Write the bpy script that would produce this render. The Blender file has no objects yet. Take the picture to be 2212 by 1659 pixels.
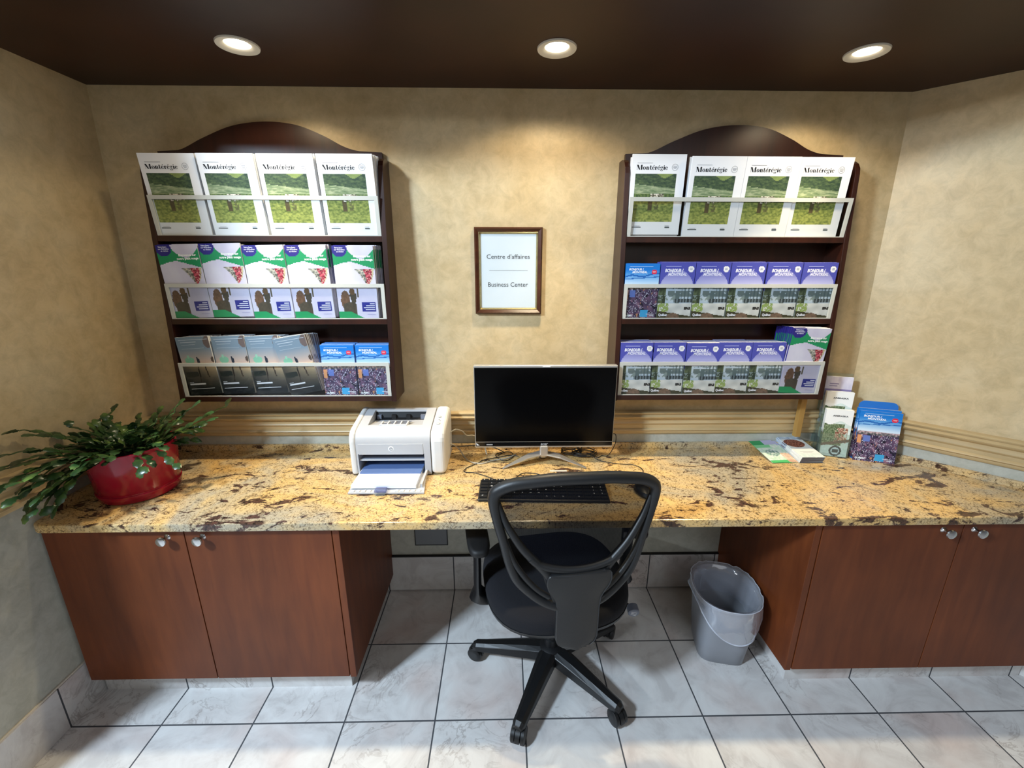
import bpy, math, random
from mathutils import Vector, Matrix, noise
R = math.radians
random.seed(7)
sc = bpy.context.scene
COL = sc.collection

# ------------------------------------------------------------------ colour / materials
def lin(c):
    return tuple(((x/255)/12.92 if x/255 <= .04045 else ((x/255+.055)/1.055)**2.4) for x in c)
def L4(c): return (*lin(c), 1)
MAT = {}
def new_mat(name):
    m = bpy.data.materials.new(name); m.use_nodes = True
    nt = m.node_tree; nt.nodes.clear()
    out = nt.nodes.new('ShaderNodeOutputMaterial')
    MAT[name] = m
    return m, nt, out
def pbsdf(nt, out, col=None, rough=.5, metal=0, spec=.5):
    b = nt.nodes.new('ShaderNodeBsdfPrincipled')
    if col is not None: b.inputs['Base Color'].default_value = L4(col)
    b.inputs['Roughness'].default_value = rough
    b.inputs['Metallic'].default_value = metal
    b.inputs['Specular IOR Level'].default_value = spec
    nt.links.new(b.outputs[0], out.inputs[0])
    return b
def plain(name, col, rough=.5, metal=0, spec=.5, var=0.0, scale=30, bump=0.0):
    m, nt, out = new_mat(name)
    b = pbsdf(nt, out, col, rough, metal, spec)
    N = nt.nodes; Lk = nt.links
    tc = N.new('ShaderNodeTexCoord')
    nz = N.new('ShaderNodeTexNoise'); nz.inputs['Scale'].default_value = scale; nz.inputs['Detail'].default_value = 4
    Lk.new(tc.outputs['Object'], nz.inputs['Vector'])
    if var > 0:
        mx = N.new('ShaderNodeMix'); mx.data_type = 'RGBA'
        mx.inputs[6].default_value = L4([max(0, c*(1-var)) for c in col])
        mx.inputs[7].default_value = L4([min(255, c*(1+var)) for c in col])
        Lk.new(nz.outputs['Fac'], mx.inputs[0]); Lk.new(mx.outputs[2], b.inputs['Base Color'])
    if bump > 0:
        bp = N.new('ShaderNodeBump'); bp.inputs['Strength'].default_value = bump; bp.inputs['Distance'].default_value = .002
        Lk.new(nz.outputs['Fac'], bp.inputs['Height']); Lk.new(bp.outputs[0], b.inputs['Normal'])
    return m
def ramp(nt, stops, interp='LINEAR'):
    r = nt.nodes.new('ShaderNodeValToRGB'); r.color_ramp.interpolation = interp
    el = r.color_ramp.elements
    while len(el) < len(stops): el.new(.5)
    for e, (p, c) in zip(el, stops):
        e.position = p; e.color = L4(c) if max(c) > 1 or len(c) == 3 and isinstance(c[0], int) else (*c, 1)
    return r
def mixc(nt, a, b, f, mode='MIX'):
    m = nt.nodes.new('ShaderNodeMix'); m.data_type = 'RGBA'; m.blend_type = mode
    for s, v in ((0, f), (6, a), (7, b)):
        if isinstance(v, (int, float)): m.inputs[s].default_value = v
        elif isinstance(v, tuple): m.inputs[s].default_value = v
        else: nt.links.new(v, m.inputs[s])
    return m.outputs[2]
def mathn(nt, op, a, b=None, clamp=False):
    n = nt.nodes.new('ShaderNodeMath'); n.operation = op; n.use_clamp = clamp
    for i, v in enumerate((a, b)):
        if v is None: continue
        if isinstance(v, (int, float)): n.inputs[i].default_value = v
        else: nt.links.new(v, n.inputs[i])
    return n.outputs[0]
def noisen(nt, vec, scale, detail=4, rough=.5, dist=0):
    n = nt.nodes.new('ShaderNodeTexNoise'); n.inputs['Scale'].default_value = scale
    n.inputs['Detail'].default_value = detail; n.inputs['Roughness'].default_value = rough
    n.inputs['Distortion'].default_value = dist
    nt.links.new(vec, n.inputs['Vector']); return n.outputs['Fac']
def posvec(nt, scale=(1, 1, 1), rot=(0, 0, 0)):
    g = nt.nodes.new('ShaderNodeNewGeometry')
    mp = nt.nodes.new('ShaderNodeMapping'); mp.inputs['Scale'].default_value = scale; mp.inputs['Rotation'].default_value = rot
    nt.links.new(g.outputs['Position'], mp.inputs[0]); return mp.outputs[0]
def bump(nt, b, h, s=.2, d=.002):
    bp = nt.nodes.new('ShaderNodeBump'); bp.inputs['Strength'].default_value = s; bp.inputs['Distance'].default_value = d
    nt.links.new(h, bp.inputs['Height']); nt.links.new(bp.outputs[0], b.inputs['Normal'])

def plaster(name, c1, c2, c3, rough=.42):
    m, nt, out = new_mat(name); b = pbsdf(nt, out, c1, rough)
    v = posvec(nt)
    n1 = noisen(nt, v, 3.5, 6, .6, .3); n2 = noisen(nt, v, 20, 8, .72, .5); n3 = noisen(nt, v, 160, 2)
    r = ramp(nt, [(.30, c2), (.5, c1), (.72, c3)]); nt.links.new(n1, r.inputs[0])
    r2 = ramp(nt, [(.32, (216, 216, 212)), (.60, (255, 255, 255))]); nt.links.new(n2, r2.inputs[0])
    c = mixc(nt, r.outputs[0], r2.outputs[0], .7, 'MULTIPLY')
    nt.links.new(c, b.inputs['Base Color'])
    rr = mathn(nt, 'MULTIPLY_ADD', n2, .25); nt.nodes[-1].inputs[2].default_value = rough-.1
    nt.links.new(rr, b.inputs['Roughness'])
    bump(nt, b, mathn(nt, 'ADD', n2, mathn(nt, 'MULTIPLY', n3, .25)), .12, .003)
    return m
plaster('plaster_gold', (206, 182, 140), (198, 172, 127), (211, 191, 154))
plaster('plaster_grey', (188, 188, 176), (180, 180, 168), (196, 194, 182), .5)

def tile_mat(name, ax='xy', grout=(70, 72, 76)):
    m, nt, out = new_mat(name); b = pbsdf(nt, out, (200, 200, 200), .3)
    g = nt.nodes.new('ShaderNodeNewGeometry'); sp = nt.nodes.new('ShaderNodeSeparateXYZ')
    nt.links.new(g.outputs['Position'], sp.inputs[0])
    T = .33; X0 = 2.785*T
    v = posvec(nt)
    masks = []
    def line(o, off, w=.0055):
        t = mathn(nt, 'DIVIDE', mathn(nt, 'ADD', o, off), T)
        f = mathn(nt, 'FRACT', t)
        d = mathn(nt, 'MINIMUM', f, mathn(nt, 'SUBTRACT', 1, f))
        return mathn(nt, 'LESS_THAN', d, w/2/T), mathn(nt, 'FLOOR', t)
    cells = []
    if 'x' in ax: a, c = line(sp.outputs[0], X0); masks.append(a); cells.append(c)
    if 'y' in ax: a, c = line(sp.outputs[1], 0); masks.append(a); cells.append(c)
    mask = masks[0] if len(masks) == 1 else mathn(nt, 'MAXIMUM', masks[0], masks[1])
    # each tile gets its own offset into the marbling
    cb = nt.nodes.new('ShaderNodeCombineXYZ'); nt.links.new(cells[0], cb.inputs[0]); nt.links.new(cells[-1], cb.inputs[1])
    ms = nt.nodes.new('ShaderNodeVectorMath'); ms.operation = 'MULTIPLY_ADD'
    ms.inputs[1].default_value = (3.7, 5.3, 2.9)
    nt.links.new(cb.outputs[0], ms.inputs[0]); nt.links.new(v, ms.inputs[2]); tv = ms.outputs[0]
    n1 = noisen(nt, tv, 6, 8, .65, 1.5)
    r1 = ramp(nt, [(.36, (196, 193, 191)), (.47, (208, 206, 204)), (.6, (216, 215, 213))]); nt.links.new(n1, r1.inputs[0])
    n2 = noisen(nt, tv, 5, 6, .6, 2.2)
    vein = mathn(nt, 'ABSOLUTE', mathn(nt, 'SUBTRACT', n2, .5))
    r2 = ramp(nt, [(0, (186, 178, 176)), (.010, (216, 212, 210)), (.028, (255, 255, 255))]); nt.links.new(vein, r2.inputs[0])
    n3 = noisen(nt, tv, 2.2, 3)
    vf = ramp(nt, [(.5, (0, 0, 0)), (.68, (255, 255, 255))]); nt.links.new(n3, vf.inputs[0])
    c = mixc(nt, r1.outputs[0], r2.outputs[0], mathn(nt, 'MULTIPLY', vf.outputs[0], .8), 'MULTIPLY')
    n4 = noisen(nt, tv, 3, 3); pk = ramp(nt, [(.5, (255, 255, 255)), (.7, (242, 228, 224))]); nt.links.new(n4, pk.inputs[0])
    c = mixc(nt, c, pk.outputs[0], 1.0, 'MULTIPLY')
    c = mixc(nt, c, L4(grout), mask)
    nt.links.new(c, b.inputs['Base Color'])
    rg = mathn(nt, 'MULTIPLY_ADD', mask, .5); nt.nodes[-1].inputs[2].default_value = .32
    nt.links.new(rg, b.inputs['Roughness'])
    h = mathn(nt, 'SUBTRACT', mathn(nt, 'MULTIPLY', n1, .12), mask)
    bump(nt, b, h, .35, .002)
    return m
tile_mat('tile_floor', 'xy'); tile_mat('tile_base_x', 'x'); tile_mat('tile_base_y', 'y')

def granite():
    m, nt, out = new_mat('granite'); b = pbsdf(nt, out, (220, 180, 120), .22)
    v = posvec(nt); vs = posvec(nt, (1, 2.0, 1.6), (0, 0, R(-24)))
    n1 = noisen(nt, v, 3.0, 5, .6, .8)
    r = ramp(nt, [(.36, (176, 164, 140)), (.47, (206, 178, 130)), (.58, (222, 182, 116)), (.7, (206, 184, 146))]); nt.links.new(n1, r.inputs[0])
    # fine crackle / specks
    vo = nt.nodes.new('ShaderNodeTexVoronoi'); vo.feature = 'DISTANCE_TO_EDGE'; vo.inputs['Scale'].default_value = 95
    dst = nt.nodes.new('ShaderNodeVectorMath'); dst.operation = 'MULTIPLY_ADD'
    nn = nt.nodes.new('ShaderNodeTexNoise'); nn.inputs['Scale'].default_value = 60; nt.links.new(v, nn.inputs['Vector'])
    nt.links.new(nn.outputs['Color'], dst.inputs[0]); dst.inputs[1].default_value = (.02, .02, .02); nt.links.new(v, dst.inputs[2])
    nt.links.new(dst.outputs[0], vo.inputs['Vector'])
    rc = ramp(nt, [(0, (122, 104, 84)), (.1, (255, 255, 255))]); nt.links.new(vo.outputs['Distance'], rc.inputs[0])
    nm = noisen(nt, v, 28, 3); rm = ramp(nt, [(.36, (40, 40, 40)), (.55, (255, 255, 255))]); nt.links.new(nm, rm.inputs[0])
    c = mixc(nt, r.outputs[0], rc.outputs[0], mathn(nt, 'MULTIPLY', rm.outputs[0], .8), 'MULTIPLY')
    n5 = noisen(nt, v, 110, 2); sp = ramp(nt, [(.33, (92, 72, 60)), (.41, (255, 255, 255))]); nt.links.new(n5, sp.inputs[0])
    c = mixc(nt, c, sp.outputs[0], .7, 'MULTIPLY')
    # dark garnet blotches strung along flow lines
    n2 = noisen(nt, vs, 6.8, 5, .62, 1.2); n3 = noisen(nt, vs, 24, 5, .7, .8); n6 = noisen(nt, v, 2.1, 2)
    s = mathn(nt, 'ADD', n2, mathn(nt, 'MULTIPLY', mathn(nt, 'SUBTRACT', n3, .5), .45))
    s = mathn(nt, 'ADD', s, mathn(nt, 'MULTIPLY', mathn(nt, 'SUBTRACT', n6, .5), .25))
    rb = ramp(nt, [(.572, (0, 0, 0)), (.616, (255, 255, 255))]); nt.links.new(s, rb.inputs[0])
    dark = ramp(nt, [(.35, (32, 18, 20)), (.65, (78, 46, 42))]); nt.links.new(n5, dark.inputs[0])
    c = mixc(nt, c, dark.outputs[0], mathn(nt, 'MULTIPLY', rb.outputs[0], .93))
    nt.links.new(c, b.inputs['Base Color'])
    return m
granite()

def wood(name, c1, c2, rough=.35, sc_=(1, 1, .12), scale=26, spec=.5):
    m, nt, out = new_mat(name); b = pbsdf(nt, out, c1, rough, 0, spec)
    v = posvec(nt, sc_); n = noisen(nt, v, scale, 7, .6, .5); n2 = noisen(nt, posvec(nt), 3, 3)
    r = ramp(nt, [(.32, c2), (.66, c1)]); nt.links.new(n, r.inputs[0])
    r2 = ramp(nt, [(.3, (215, 215, 215)), (.7, (255, 255, 255))]); nt.links.new(n2, r2.inputs[0])
    nt.links.new(mixc(nt, r.outputs[0], r2.outputs[0], 1.0, 'MULTIPLY'), b.inputs['Base Color'])
    bump(nt, b, n, .06, .001); return m
wood('cherry', (120, 61, 28), (102, 49, 22), .45, spec=.35)
wood('cherry_edge', (150, 112, 78), (124, 86, 60), .5)
wood('mahogany', (60, 29, 19), (42, 20, 13), .32)
wood('frame_wood', (84, 44, 26), (56, 28, 17), .25, (.12, 1, 1))
wood('rail_wood', (208, 182, 136), (197, 170, 124), .38, (.1, .1, 1), 40)
wood('strip_wood', (196, 156, 88), (176, 134, 70), .5)
wood('ceiling_brown', (56, 31, 20), (50, 27, 17), .45, (1, 1, 1), 3, .25)

plain('chrome', (215, 215, 215), .18, 1)
plain('silver', (198, 196, 192), .36, .7)
plain('gold_lip', (205, 190, 140), .22, .9)
plain('frame_plastic', (196, 196, 188), .35)
plain('white_trim', (214, 206, 190), .5)
plain('paper', (234, 235, 238), .6, var=.02, scale=8)
plain('printer_white', (222, 220, 216), .38)
plain('printer_grey', (186, 186, 188), .42)
plain('printer_slate', (112, 118, 132), .4)
plain('blue_tint', (92, 116, 165), .35)
plain('black_plastic', (22, 23, 25), .36, var=.15, scale=80)
plain('black_matte', (9, 9, 11), .6)
plain('chair_grey', (27, 28, 30), .45, var=.06, scale=120, bump=.1)
plain('chair_black', (15, 16, 18), .42)
plain('seat_fabric', (8, 9, 17), .95, var=.25, scale=500, bump=.5)
plain('screen', (3, 3, 4), .2, spec=.18)
plain('bezel', (8, 10, 13), .15)
plain('key', (26, 27, 29), .4)
plain('ink_white', (225, 225, 225), .5)
plain('ink_dark', (42, 42, 48), .6)
plain('ink_grey', (150, 152, 156), .6)
plain('cable_black', (18, 18, 20), .45)
plain('cable_grey', (176, 168, 152), .5)
plain('pot_red', (158, 18, 44), .16, var=.04, scale=6)
plain('soil', (52, 38, 28), .9, var=.3, scale=90, bump=.6)
plain('stem', (92, 88, 50), .6, var=.2, scale=60)
plain('bin_grey', (142, 145, 152), .4, var=.03, scale=20)
plain('panel_grey', (120, 124, 128), .5)
plain('panel_edge', (22, 22, 22), .6)

def leaf_mat():
    m, nt, out = new_mat('leaf'); b = pbsdf(nt, out, (60, 92, 44), .28)
    v = posvec(nt); n = noisen(nt, v, 22, 4)
    r = ramp(nt, [(.3, (30, 50, 28)), (.55, (50, 76, 38)), (.78, (112, 134, 62))]); nt.links.new(n, r.inputs[0])
    nt.links.new(r.outputs[0], b.inputs['Base Color'])
leaf_mat()
def emit(name, col, s):
    m, nt, out = new_mat(name); e = nt.nodes.new('ShaderNodeEmission')
    e.inputs[0].default_value = (*col, 1); e.inputs[1].default_value = s
    nt.links.new(e.outputs[0], out.inputs[0]); return m
emit('bulb', (1, .93, .76), 12)
def clear(name, tint=(250, 252, 252), gloss=.10, rough=.04, diff=0, dcol=(230, 235, 240)):
    m, nt, out = new_mat(name)
    t = nt.nodes.new('ShaderNodeBsdfTransparent'); t.inputs[0].default_value = L4(tint)
    g = nt.nodes.new('ShaderNodeBsdfGlossy'); g.inputs['Roughness'].default_value = rough; g.inputs['Color'].default_value = (.9, .9, .9, 1)
    lw = nt.nodes.new('ShaderNodeLayerWeight'); lw.inputs[0].default_value = .2
    f = mathn(nt, 'MULTIPLY_ADD', lw.outputs['Fresnel'], .3, True); nt.nodes[-1].inputs[2].default_value = gloss*.4
    mx = nt.nodes.new('ShaderNodeMixShader'); nt.links.new(f, mx.inputs[0]); nt.links.new(t.outputs[0], mx.inputs[1]); nt.links.new(g.outputs[0], mx.inputs[2])
    last = mx.outputs[0]
    if diff:
        d = nt.nodes.new('ShaderNodeBsdfDiffuse'); d.inputs[0].default_value = L4(dcol)
        m2 = nt.nodes.new('ShaderNodeMixShader'); m2.inputs[0].default_value = diff
        nt.links.new(last, m2.inputs[1]); nt.links.new(d.outputs[0], m2.inputs[2]); last = m2.outputs[0]
    nt.links.new(last, out.inputs[0]); return m
clear('acrylic', (254, 255, 255), gloss=.05)
clear('acrylic_box', (246, 251, 250), .12, .05, .04, (190, 205, 200))
clear('glass', gloss=.06)
clear('bag', (240, 242, 248), .35, .12, .24, (222, 226, 236))
clear('clear_plastic_blue', (200, 208, 235), .2, .05, .25, (150, 155, 185))
clear('bag_hem', (240, 242, 248), .3, .12, .55, (228, 232, 242))
def mesh_fabric():
    m, nt, out = new_mat('mesh_fabric')
    t = nt.nodes.new('ShaderNodeBsdfTransparent'); d = nt.nodes.new('ShaderNodeBsdfDiffuse'); d.inputs[0].default_value = L4((16, 17, 22))
    tc = nt.nodes.new('ShaderNodeTexCoord'); ck = nt.nodes.new('ShaderNodeTexWave')
    ck.inputs['Scale'].default_value = 120; ck.bands_direction = 'X'
    nt.links.new(tc.outputs['Object'], ck.inputs['Vector'])
    f = mathn(nt, 'MULTIPLY_ADD', ck.outputs['Fac'], .16); nt.nodes[-1].inputs[2].default_value = .73
    mx = nt.nodes.new('ShaderNodeMixShader'); nt.links.new(f, mx.inputs[0])
    nt.links.new(t.outputs[0], mx.inputs[1]); nt.links.new(d.outputs[0], mx.inputs[2]); nt.links.new(mx.outputs[0], out.inputs[0])
mesh_fabric()
def print_mat(name, rough):
    m, nt, out = new_mat(name); b = pbsdf(nt, out, (255, 255, 255), rough)
    b.inputs['Specular IOR Level'].default_value = .3; a = nt.nodes.new('ShaderNodeAttribute'); a.attribute_name = 'Col'; nt.links.new(a.outputs['Color'], b.inputs['Base Color'])
print_mat('print', .45)

# ------------------------------------------------------------------ mesh builder
class MB:
    def __init__(s): s.v = []; s.f = []; s.m = []; s.c = []; s.M = None; s.mats = []
    def mi(s, mat):
        if mat not in s.mats: s.mats.append(mat)
        return s.mats.index(mat)
    def add(s, verts, faces, mat, col=None):
        o = len(s.v)
        for p in verts:
            p = Vector(p); s.v.append(s.M @ p if s.M else p)
        k = s.mi(mat)
        for i, f in enumerate(faces):
            s.f.append([o+j for j in f]); s.m.append(k); s.c.append(col[i] if isinstance(col, list) else col)
    def poly(s, pts, mat, col=None): s.add(pts, [list(range(len(pts)))], mat, col)
    def box(s, x0, x1, y0, y1, z0, z1, mat, col=None):
        x0, x1 = min(x0, x1), max(x0, x1); y0, y1 = min(y0, y1), max(y0, y1); z0, z1 = min(z0, z1), max(z0, z1)
        v = [(x, y, z) for x in (x0, x1) for y in (y0, y1) for z in (z0, z1)]
        s.add(v, [[0, 1, 3, 2], [4, 6, 7, 5], [0, 4, 5, 1], [2, 3, 7, 6], [0, 2, 6, 4], [1, 5, 7, 3]], mat, col)
    def prism(s, pts, axis, a, b, mat, col=None):
        def P(p, t):
            return {'x': (t, p[0], p[1]), 'y': (p[0], t, p[1]), 'z': (p[0], p[1], t)}[axis]
        n = len(pts); v = [P(p, a) for p in pts] + [P(p, b) for p in pts]
        fs = [list(range(n))[::-1], list(range(n, 2*n))] + [[i, (i+1) % n, n+(i+1) % n, n+i] for i in range(n)]
        s.add(v, fs, mat, col)
    def tube(s, path, r, mat, n=8, cap=True, flat=1.0, up=None, col=None):
        path = [Vector(p) for p in path]; rs = r if isinstance(r, (list, tuple)) else [r]*len(path)
        vs = []; prev = None
        for i, p in enumerate(path):
            d = (path[min(i+1, len(path)-1)] - path[max(i-1, 0)]).normalized()
            if up is not None: u = Vector(up)
            else: u = prev if prev is not None else (Vector((0, 0, 1)) if abs(d.z) < .9 else Vector((1, 0, 0)))
            a = d.cross(u)
            if a.length < 1e-5: a = d.cross(Vector((1, 0, 0)))
            a.normalize(); b = a.cross(d).normalized(); prev = b
            for k in range(n):
                t = 2*math.pi*k/n
                vs.append(p + a*math.cos(t)*rs[i] + b*math.sin(t)*rs[i]*flat)
        m = len(path); fs = []
        for i in range(m-1):
            for k in range(n):
                fs.append([i*n+k, i*n+(k+1) % n, (i+1)*n+(k+1) % n, (i+1)*n+k])
        if cap: fs += [list(range(n))[::-1], [(m-1)*n+k for k in range(n)]]
        s.add(vs, fs, mat, col)
    def lathe(s, prof, mat, n=32, cx=0, cy=0, sx=1, sy=1, cap=False, axis='z', col=None):
        vs = []
        for r, z in prof:
            for k in range(n):
                t = 2*math.pi*k/n; a, b = cx+r*sx*math.cos(t), cy+r*sy*math.sin(t)
                vs.append((a, b, z) if axis == 'z' else ((a, z, b) if axis == 'y' else (z, a, b)))
        m = len(prof); fs = [[i*n+k, i*n+(k+1) % n, (i+1)*n+(k+1) % n, (i+1)*n+k] for i in range(m-1) for k in range(n)]
        if cap: fs += [list(range(n))[::-1], [(m-1)*n+k for k in range(n)]]
        s.add(vs, fs, mat, col)
    def mesh(s, name, smooth=True, ang=35):
        me = bpy.data.meshes.new(name)
        me.from_pydata([tuple(p) for p in s.v], [], s.f)
        for k in s.mats: me.materials.append(MAT[k])
        for p, k in zip(me.polygons, s.m): p.material_index = k; p.use_smooth = smooth
        if any(c is not None for c in s.c):
            ca = me.color_attributes.new('Col', 'FLOAT_COLOR', 'CORNER')
            buf = []
            for p, c in zip(me.polygons, s.c):
                c = c or (.85, .85, .85)
                for j in range(p.loop_total):
                    cc = c[j] if isinstance(c[0], tuple) else c
                    buf += [*cc, 1.0]
            ca.data.foreach_set('color', buf)
        me.validate(); me.update()
        if smooth: me.set_sharp_from_angle(angle=R(ang))
        return me
    def build(s, name, parent=None, smooth=True, bevel=0, seg=2, ang=35, subsurf=0):
        o = bpy.data.objects.new(name, s.mesh(name, smooth, ang)); COL.objects.link(o)
        if parent: o.parent = parent
        if bevel:
            b = o.modifiers.new('bevel', 'BEVEL'); b.width = bevel; b.segments = seg; b.limit_method = 'ANGLE'; b.angle_limit = R(40)
        if subsurf:
            b = o.modifiers.new('sub', 'SUBSURF'); b.levels = subsurf; b.render_levels = subsurf
        return o
def tag(o, label, cat, group=None):
    o['label'] = label; o['category'] = cat
    if group: o['group'] = group
    return o
def thing(name, loc, rz=0):
    o = bpy.data.objects.new(name, None); COL.objects.link(o); o.location = loc; o.rotation_euler = (0, 0, rz)
    o.empty_display_size = .05; return o
def struct(o): o['kind'] = 'structure'; return o
def local(mb, root):   # geometry was drawn in world space: bring it into the root's space
    M = (Matrix.Translation(root.location) @ Matrix.Rotation(root.rotation_euler[2], 4, 'Z')).inverted()
    mb.v = [M @ p for p in mb.v]; return mb

_tcache = {}
def text_geo(body, bold=0.0, res=3):
    k = (body, bold)
    if k not in _tcache:
        cu = bpy.data.curves.new('t', 'FONT'); cu.body = body; cu.size = 1; cu.offset = bold; cu.resolution_u = res
        ob = bpy.data.objects.new('t', cu); COL.objects.link(ob)
        dg = bpy.context.evaluated_depsgraph_get(); dg.update()
        me = bpy.data.meshes.new_from_object(ob.evaluated_get(dg))
        V = [(v.co.x, v.co.y) for v in me.vertices]; F = [list(p.vertices) for p in me.polygons]
        bpy.data.objects.remove(ob); bpy.data.curves.remove(cu); bpy.data.meshes.remove(me)
        _tcache[k] = (V, F)
    return _tcache[k]
def text(mb, body, x, z, size, mat, col=None, y=-.0004, bold=0.0, align='l', sx=1.0, shear=0.0, width=None):
    V, F = text_geo(body, bold)
    w = max(v[0] for v in V) - min(v[0] for v in V); x0 = min(v[0] for v in V)
    if width: sx = width/(w*size)
    off = {'l': 0, 'c': -w/2, 'r': -w}[align]
    mb.add([(x+((a-x0+off)*sx+b*shear)*size, y, z+b*size) for a, b in V], F, mat, col)

# ------------------------------------------------------------------ camera
cam = bpy.data.cameras.new('camera'); co = bpy.data.objects.new('camera', cam); COL.objects.link(co)
cam.sensor_width = 36; cam.lens = 14.9847; cam.clip_start = .02
r_ = Vector((0.99984, -0.0177841, 0.0015375)); u_ = Vector((0.0033326, 0.2705932, 0.962688)); f_ = Vector((0.0175366, 0.9625295, -0.2706094))
co.matrix_world = Matrix(((r_.x, u_.x, -f_.x, 0), (r_.y, u_.y, -f_.y, -1.8352), (r_.z, u_.z, -f_.z, 1.6116), (0, 0, 0, 1)))
sc.camera = co

# ------------------------------------------------------------------ room shell
CEIL = 2.245; SOFF = -.66; LEND = -1.0; ZC = .787
def lx(z): return -1.58+.02*z            # left wall plane
def rc(z): return 1.60-.019*z            # right wall: x + y = rc
RAILB = .862
m = MB(); m.box(-6, 6, -6, .02, -.1, 0, 'tile_floor'); struct(m.build('floor', smooth=False))
m = MB(); m.box(lx(0)-.2, 3.2, 0, .12, 0, 3.0, 'plaster_gold')
m.add([(lx(0)-.01, -.0005, 0), (1.62, -.0005, 0), (1.62, -.0005, RAILB+.03), (lx(0)-.01, -.0005, RAILB+.03)], [[0, 1, 2, 3]], 'plaster_grey')
struct(m.build('wall_back', smooth=False))
def lwall(z0, z1, mat, m, e=0):
    m.add([(lx(z0)+e, .0, z0), (lx(z0)+e, LEND, z0), (lx(z1)+e, LEND, z1), (lx(z1)+e, 0, z1),
           (lx(z0)-.16, 0, z0), (lx(z0)-.16, LEND, z0), (lx(z0)-.16, LEND, z1), (lx(z0)-.16, 0, z1)],
          [[0, 1, 2, 3], [7, 6, 5, 4], [1, 5, 6, 2], [3, 2, 6, 7], [0, 4, 5, 1], [0, 3, 7, 4]], mat)
m = MB(); lwall(0, RAILB+.02, 'plaster_grey', m); lwall(RAILB+.02, 3.0, 'plaster_gold', m); struct(m.build('wall_left', smooth=False))
def rwall(z0, z1, mat, m):
    D = 1.35
    m.add([(rc(z0), 0, z0), (rc(z0)+D, -D, z0), (rc(z1)+D, -D, z1), (rc(z1), 0, z1),
           (rc(z0)+.16, 0.0, z0), (rc(z0)+D+.12, -D+.12, z0), (rc(z0)+D+.12, -D+.12, z1), (rc(z0)+.16, 0.0, z1)],
          [[3, 2, 1, 0], [4, 5, 6, 7], [1, 2, 6, 5], [3, 7, 6, 2], [0, 1, 5, 4]], mat)
m = MB(); rwall(0, RAILB+.02, 'plaster_grey', m); rwall(RAILB+.02, 3.0, 'plaster_gold', m); struct(m.build('wall_right', smooth=False))
# dropped brown ceiling with holes for the three lamps
LAMPS = [(-.799, -.311), (.163, -.312), (1.125, -.306)]; LR = .050
m = MB()
xs = [-1.75, LAMPS[0][0]-.1, LAMPS[0][0]+.1, LAMPS[1][0]-.1, LAMPS[1][0]+.1, LAMPS[2][0]-.1, LAMPS[2][0]+.1, 3.2]; ys = [SOFF, -.41, -.21, .1]
for i in range(7):
    for j in range(3):
        if i % 2 == 1 and j == 1:
            lx_, ly_ = LAMPS[i//2]; n = 32
            sq = []
            for k in range(n):
                t = 2*math.pi*k/n + math.pi/4*0; c_, s_ = math.cos(t), math.sin(t); q = .1/max(abs(c_), abs(s_))
                sq.append((min(max(lx_+q*c_, xs[i]), xs[i+1]), min(max(-.31+q*s_, ys[j]), ys[j+1]), CEIL))
            ci = [(lx_+LR*math.cos(2*math.pi*k/n), ly_+LR*math.sin(2*math.pi*k/n), CEIL) for k in range(n)]
            m.add(sq+ci, [[k, n+k, n+(k+1) % n, (k+1) % n] for k in range(n)], 'ceiling_brown')
        else:
            m.add([(xs[i], ys[j], CEIL), (xs[i+1], ys[j], CEIL), (xs[i+1], ys[j+1], CEIL), (xs[i], ys[j+1], CEIL)], [[3, 2, 1, 0]], 'ceiling_brown')
m.add([(-1.75, SOFF, CEIL), (3.2, SOFF, CEIL), (3.2, SOFF, 3.0), (-1.75, SOFF, 3.0)], [[0, 1, 2, 3]], 'ceiling_brown')
m.add([(-1.75, SOFF, 3.0), (3.2, SOFF, 3.0), (3.2, .1, 3.0), (-1.75, .1, 3.0)], [[0, 1, 2, 3]], 'ceiling_brown')
struct(m.build('ceiling', smooth=False))
# lobby behind the camera
m = MB(); m.box(-6, 6, -6.1, -6, 0, 3, 'plaster_gold'); struct(m.build('wall_front', smooth=False))
# baseboards (tile skirting)
m = MB(); m.box(-.615, 1.14, -.012, 0, .008, .205, 'tile_base_x'); m.box(-.615, 1.14, -.014, 0, .203, .209, 'panel_edge'); struct(m.build('baseboard_back', smooth=False))
m = MB(); m.box(lx(0)-.01, lx(0)+.012, LEND, -.0, .0, .176, 'tile_base_y'); m.box(lx(0)-.01, lx(0)+.009, LEND, 0, .174, .182, 'white_trim'); struct(m.build('baseboard_left', smooth=False, bevel=.002))
m = MB(); e = .012*math.sqrt(2)
m.prism([(1.6-e, 0), (1.6+.01, 0), (2.9, -1.29), (2.9-e-.0, -1.3)], 'z', 0, .176, 'tile_base_y'); struct(m.build('baseboard_right', smooth=False))
# chair rail, moulded profile (depth from wall, z)
PR = [(0, .858), (.010, .858), (.014, .864), (.014, .872), (.022, .878), (.020, .884), (.013, .888), (.013, .903), (.018, .907), (.020, .912), (.016, .918), (.016, .930), (.026, .936), (.034, .941), (.036, .948), (.030, .953), (.024, .956), (.030, .960), (.031, .966), (.026, .971), (0, .972)]
def rail(name, a, b, na, mat='rail_wood', ma=0, mb_=0):
    # a,b: ends (x,y) on the wall; na: room-side normal; ma/mb_: mitre shift per unit depth along the wall at each end
    a, b, na = Vector(a), Vector(b), Vector(na).normalized(); d = (b-a).normalized(); m = MB(); vs = []
    for P, sft in ((a, ma), (b, mb_)):
        for dd, z in PR: q = P+na*dd+d*sft*dd; vs.append((q.x, q.y, z))
    n = len(PR); fs = [[i, i+1, n+i+1, n+i] for i in range(n-1)] + [list(range(n)), list(range(n, 2*n))[::-1]]
    m.add(vs, fs, mat); o = m.build(name, ang=50); return struct(o)
XL = lx(.92); XR = rc(.92)
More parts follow.
